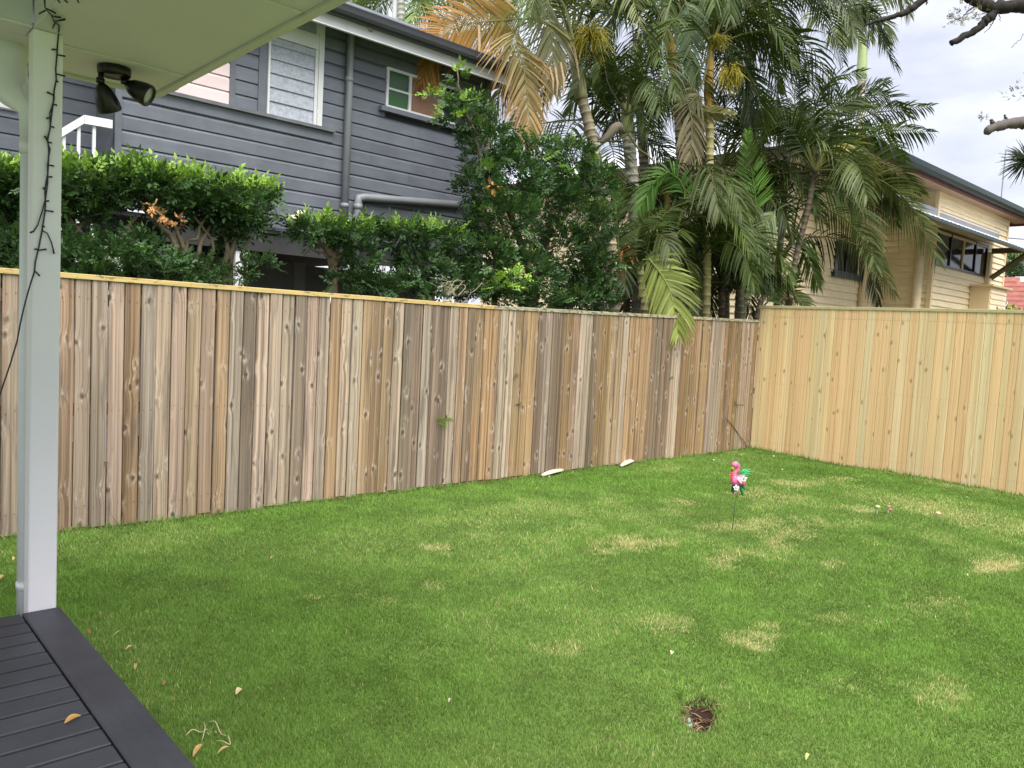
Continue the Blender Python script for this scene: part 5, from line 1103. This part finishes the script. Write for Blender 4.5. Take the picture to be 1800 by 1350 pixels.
# sprinkler in the worn hole
hp = gp_(1211, 1262); so_ = empty('sprinkler', hp, 'pale green pop up sprinkler head sunk in the bare earth hole', 'sprinkler')
MB().lathe(hp+np.array([0, 0, -.02]), (0, 0, 1), [(0, .017), (.03, .017), (.034, .013)], 14, (.20, .26, .18)).build('body', M_misc, so_, True, True)
MB().lathe(hp+np.array([0, 0, .012]), (0, 0, 1), [(0, .010), (.012, .010), (.015, .007), (.022, .005)], 12, (.26, .31, .23)).build('nozzle', M_misc, so_, True, True)
# straw litter and a seedling round the hole
mb = MB()
for k in range(38):
    a = random.uniform(0, 6.28); p = HOLE+np.array([math.cos(a)*random.uniform(.01, .17), math.sin(a)*random.uniform(.01, .11), 0]); p[2] = gz(p[0], p[1])[0]+.004
    d = np.array([random.gauss(0, 1), random.gauss(0, 1), .3]); d /= np.linalg.norm(d)
    mb.tube([p-d*.025, p+np.array([0, 0, .006]), p+d*.03], [.0018, .002, .001], 5, random.choice([(.42, .30, .16), (.16, .09, .06), (.24, .15, .08)]))
tag(mb.build('straw_litter', M_dry, None, False, True), 'brown straw litter in the bare earth hole', 'straw', kind='stuff')
sp_ = gp_(1197, 1228); sg_ = empty('grass_seedling', sp_, 'bright green grass seedling at the edge of the bare hole', 'seedling')
for k in range(6):
    d = np.array([random.gauss(0, .5), random.gauss(0, .5), 1]); d /= np.linalg.norm(d); MB().tube([sp_, sp_+d*.05, sp_+d*.09+np.array([d[0], d[1], -.1])*.04], [.003, .0025, .0006], 4, (.20, .36, .05)).build('blade', M_dry, sg_, False, True)
# fallen leaves
def fleaf(p, ang, l, w_, c, lab, tilt=.2, grp='fallen leaves on the lawn'):
    d = np.array([math.cos(ang), math.sin(ang), tilt]); d /= np.linalg.norm(d); s2 = np.array([-math.sin(ang), math.cos(ang), .15]); up = np.array([0, 0, 1.])
    mb = MB(); n = 6
    for i in range(n+1):
        t = i/n; ww = w_*math.sin(math.pi*(.04+.94*t))**.8; ctr = p+d*l*(t-.5)+up*(.004+.012*math.sin(math.pi*t)*abs(tilt)*3)
        for u in (-1, 0, 1): mb.v.append(tuple(ctr+s2*ww*u*.5+up*.25*ww*abs(u))); mb.c.append(tuple(np.array(c)*(.8 if u == 0 else 1)))
    for i in range(n):
        for j in range(2): k = i*3+j; mb.f.append((k, k+3, k+4, k+1))
    tag(mb.build('fallen_leaf', M_dry, None, True, True), lab, 'leaf', grp)
LV = [(420, 1227, .5, .05, .03, (.72, .58, .34), 'pale cream fallen leaf in the lawn right of the deck'), (227, 1148, .2, .045, .016, (.70, .52, .26), 'slim tan leaf on the lawn beside the deck edge'), (238, 1180, 1.2, .06, .016, (.55, .42, .18), 'long yellowish leaf close to the deck border'), (289, 1210, .8, .03, .02, (.42, .20, .09), 'small rust leaf near the deck edge'), (156, 1120, 1.6, .05, .02, (.40, .18, .09), 'rusty leaf touching the deck border'), (347, 1336, .7, .08, .022, (.66, .42, .17), 'orange tan leaf beside the deck at the bottom edge'), (392, 1336, .1, .06, .014, (.62, .44, .2), 'thin curled leaf at the bottom edge'), (24, 992, 1.2, .05, .02, (.66, .55, .2), 'yellow leaf behind the white post'), (3, 1026, .5, .05, .03, (.60, .38, .18), 'tan leaf at the left edge of the lawn'), (1181, 1157, .3, .028, .024, (.78, .66, .48), 'tiny cream petal on the lawn above the bare hole'), (478, 988, .3, .05, .015, (.45, .3, .14), 'small brown leaf in the lawn middle'), (206, 1122, .5, .07, .006, (.55, .47, .26), 'straw coloured stalk on the lawn by the deck'), (790, 1240, .5, .03, .012, (.6, .55, .4), 'little pale leaf in the lawn centre foreground'), (1418, 1345, .2, .05, .016, (.60, .5, .2), 'yellow leaf at the bottom edge right of centre'), (1526, 1071, .9, .03, .014, (.4, .26, .14), 'small dry leaf on the right lawn'), (1700, 1018, .4, .04, .012, (.62, .5, .3), 'dry leaf by the straw patch on the right')]
for (px, py, a, l, w_, c, lab) in LV: p = gp_(px, py); p[2] += .022; fleaf(p, a, l*.75, w_*.75, c, lab)
pdk = at(128, 1269, 2, DZ); pdk[2] += .003; fleaf(pdk, .2, .045, .022, (.62, .36, .12), 'small curled orange leaf lying on the deck boards', .12, None)
# white flower bits under the fence
for k, (px, py) in enumerate(((1185, 806), (1268, 797), (1302, 803), (1375, 830), (1024, 826), (1042, 824), (965, 841), (1360, 806), (1254, 812), (1272, 820), (1660, 866), (1700, 880))):
    p = gp_(px, py); p[2] += .024; fleaf(p, random.uniform(0, 3), random.uniform(.02, .05), .02, (.78, .74, .62), 'scrap of white petal near the fence foot', .1, 'petals along the fence foot')
# dry stalks by the deck
for k, pts in enumerate(([(326, 1308), (338, 1302), (352, 1302), (364, 1301)], [(357, 1284), (360, 1298), (355, 1316)], [(366, 1283), (378, 1288), (387, 1304), (396, 1314)], [(364, 1302), (366, 1312)], [(377, 1300), (380, 1309)], [(379, 1318), (392, 1325), (404, 1325), (400, 1312)])):
    q = curvy([gp_(*p)+np.array([0, 0, .026+.01*(i % 2)]) for i, p in enumerate(pts)], 4)
    tag(MB().tube(q, [.002]*(len(q)-1)+[.001], 5, (.62, .52, .34)).build('dry_stalk', M_dry, None, True, True), 'bent dry straw stalk in a tangle beside the deck corner', 'stalk', 'dry stalks beside the deck')
# weeds pushing through the fence
def weed(px, py, lab, n, r, c, seed):
    rnd = random.Random(seed); p = at(px, py, 1, YF-.012); wo = empty('weed', p, lab, 'weed', 'weeds growing through the fence')
    for k in range(n):
        d = np.array([rnd.gauss(0, .8), -abs(rnd.gauss(.5, .3)), rnd.gauss(.25, .6)]); d /= np.linalg.norm(d); e_ = p+d*r*rnd.uniform(.5, 1.1)
        s0_ = MB().tube([p, (p+e_)/2+np.array([0, 0, .01]), e_], [.003, .002, .001], 4, (.12, .18, .04)).build('stem', M_dry, wo, False, True)
        mb = MB()
        for j in range(5):
            t = .35+.16*j; q = p+(e_-p)*t
            for sg in (-1, 1):
                sd3 = np.array([sg*.8, -.3, rnd.uniform(-.3, .5)]); sd3 = sd3/np.linalg.norm(sd3); l = r*.22; u_ = np.cross(sd3, [0, .9, .4]); u_ /= np.linalg.norm(u_); cl = tuple(np.array(c)*rnd.uniform(.7, 1.2))
                mb.add([q, q+sd3*l*.5+u_*l*.2, q+sd3*l, q+sd3*l*.5-u_*l*.2], [(0, 1, 2, 3)], cl)
        mb.build('leaves', M_leaf, wo, False, True)
weed(772, 738, 'feathery lime weed sprouting from the middle of the old fence', 7, .13, (.30, .45, .06), 1)
weed(904, 662, 'small green sprig poking from the old fence, upper one', 4, .06, (.12, .22, .05), 2)
weed(912, 710, 'small dark sprig poking from the old fence, lower one', 4, .055, (.05, .09, .03), 3)
weed(1178, 665, 'thin green sprig on the old fence under the drooping frond', 3, .06, (.14, .24, .05), 4)
weed(1295, 712, 'olive grass tuft poking from the fence near the corner', 4, .12, (.25, .27, .08), 5)
weed(184, 812, 'tiny leaf tip showing in a fence gap by the post', 2, .04, (.12, .2, .05), 6)
# thin vine stalk climbing the fence near the corner
vp = [at(x, y, 1, YF-.02) for x, y in ((1278, 735), (1300, 765), (1313, 785))]
tag(MB().tube(curvy(vp, 4, .003), .005, 6, (.24, .14, .08)).build('vine', M_bark, None, True, True), 'thin brown vine stalk slanting across the fence corner foot', 'vine')
# white kettle-like object peeking over the capping by the shrub
kp = at(577, 524, 1, 6.2); tag(MB().lathe(kp+np.array([0, 0, -.06]), (.15, 0, 1), [(0, .06), (.03, .07), (.07, .055), (.10, .02)], 14, (.8, .8, .8)).build('white_cover', M_misc, None, True, True), 'white rounded cover peeking over the fence capping', 'cover')
# round lanterns in the shrub
for (px, py, lab) in ((517, 389, 'round cream paper lantern, lower left of the two'), (530, 380, 'round cream paper lantern, upper right of the two')):
    c = at(px, py, 1, 7.3); lo = MB().lathe(c, (0, 0, 1), [(-.062, .01), (-.055, .035), (-.03, .058), (0, .066), (.03, .058), (.055, .035), (.062, .01)], 16, (.74, .68, .48)).build('lantern', M_misc, None, True, True)
    tag(lo, lab, 'lantern', 'round lanterns by the shrub')
lawn()
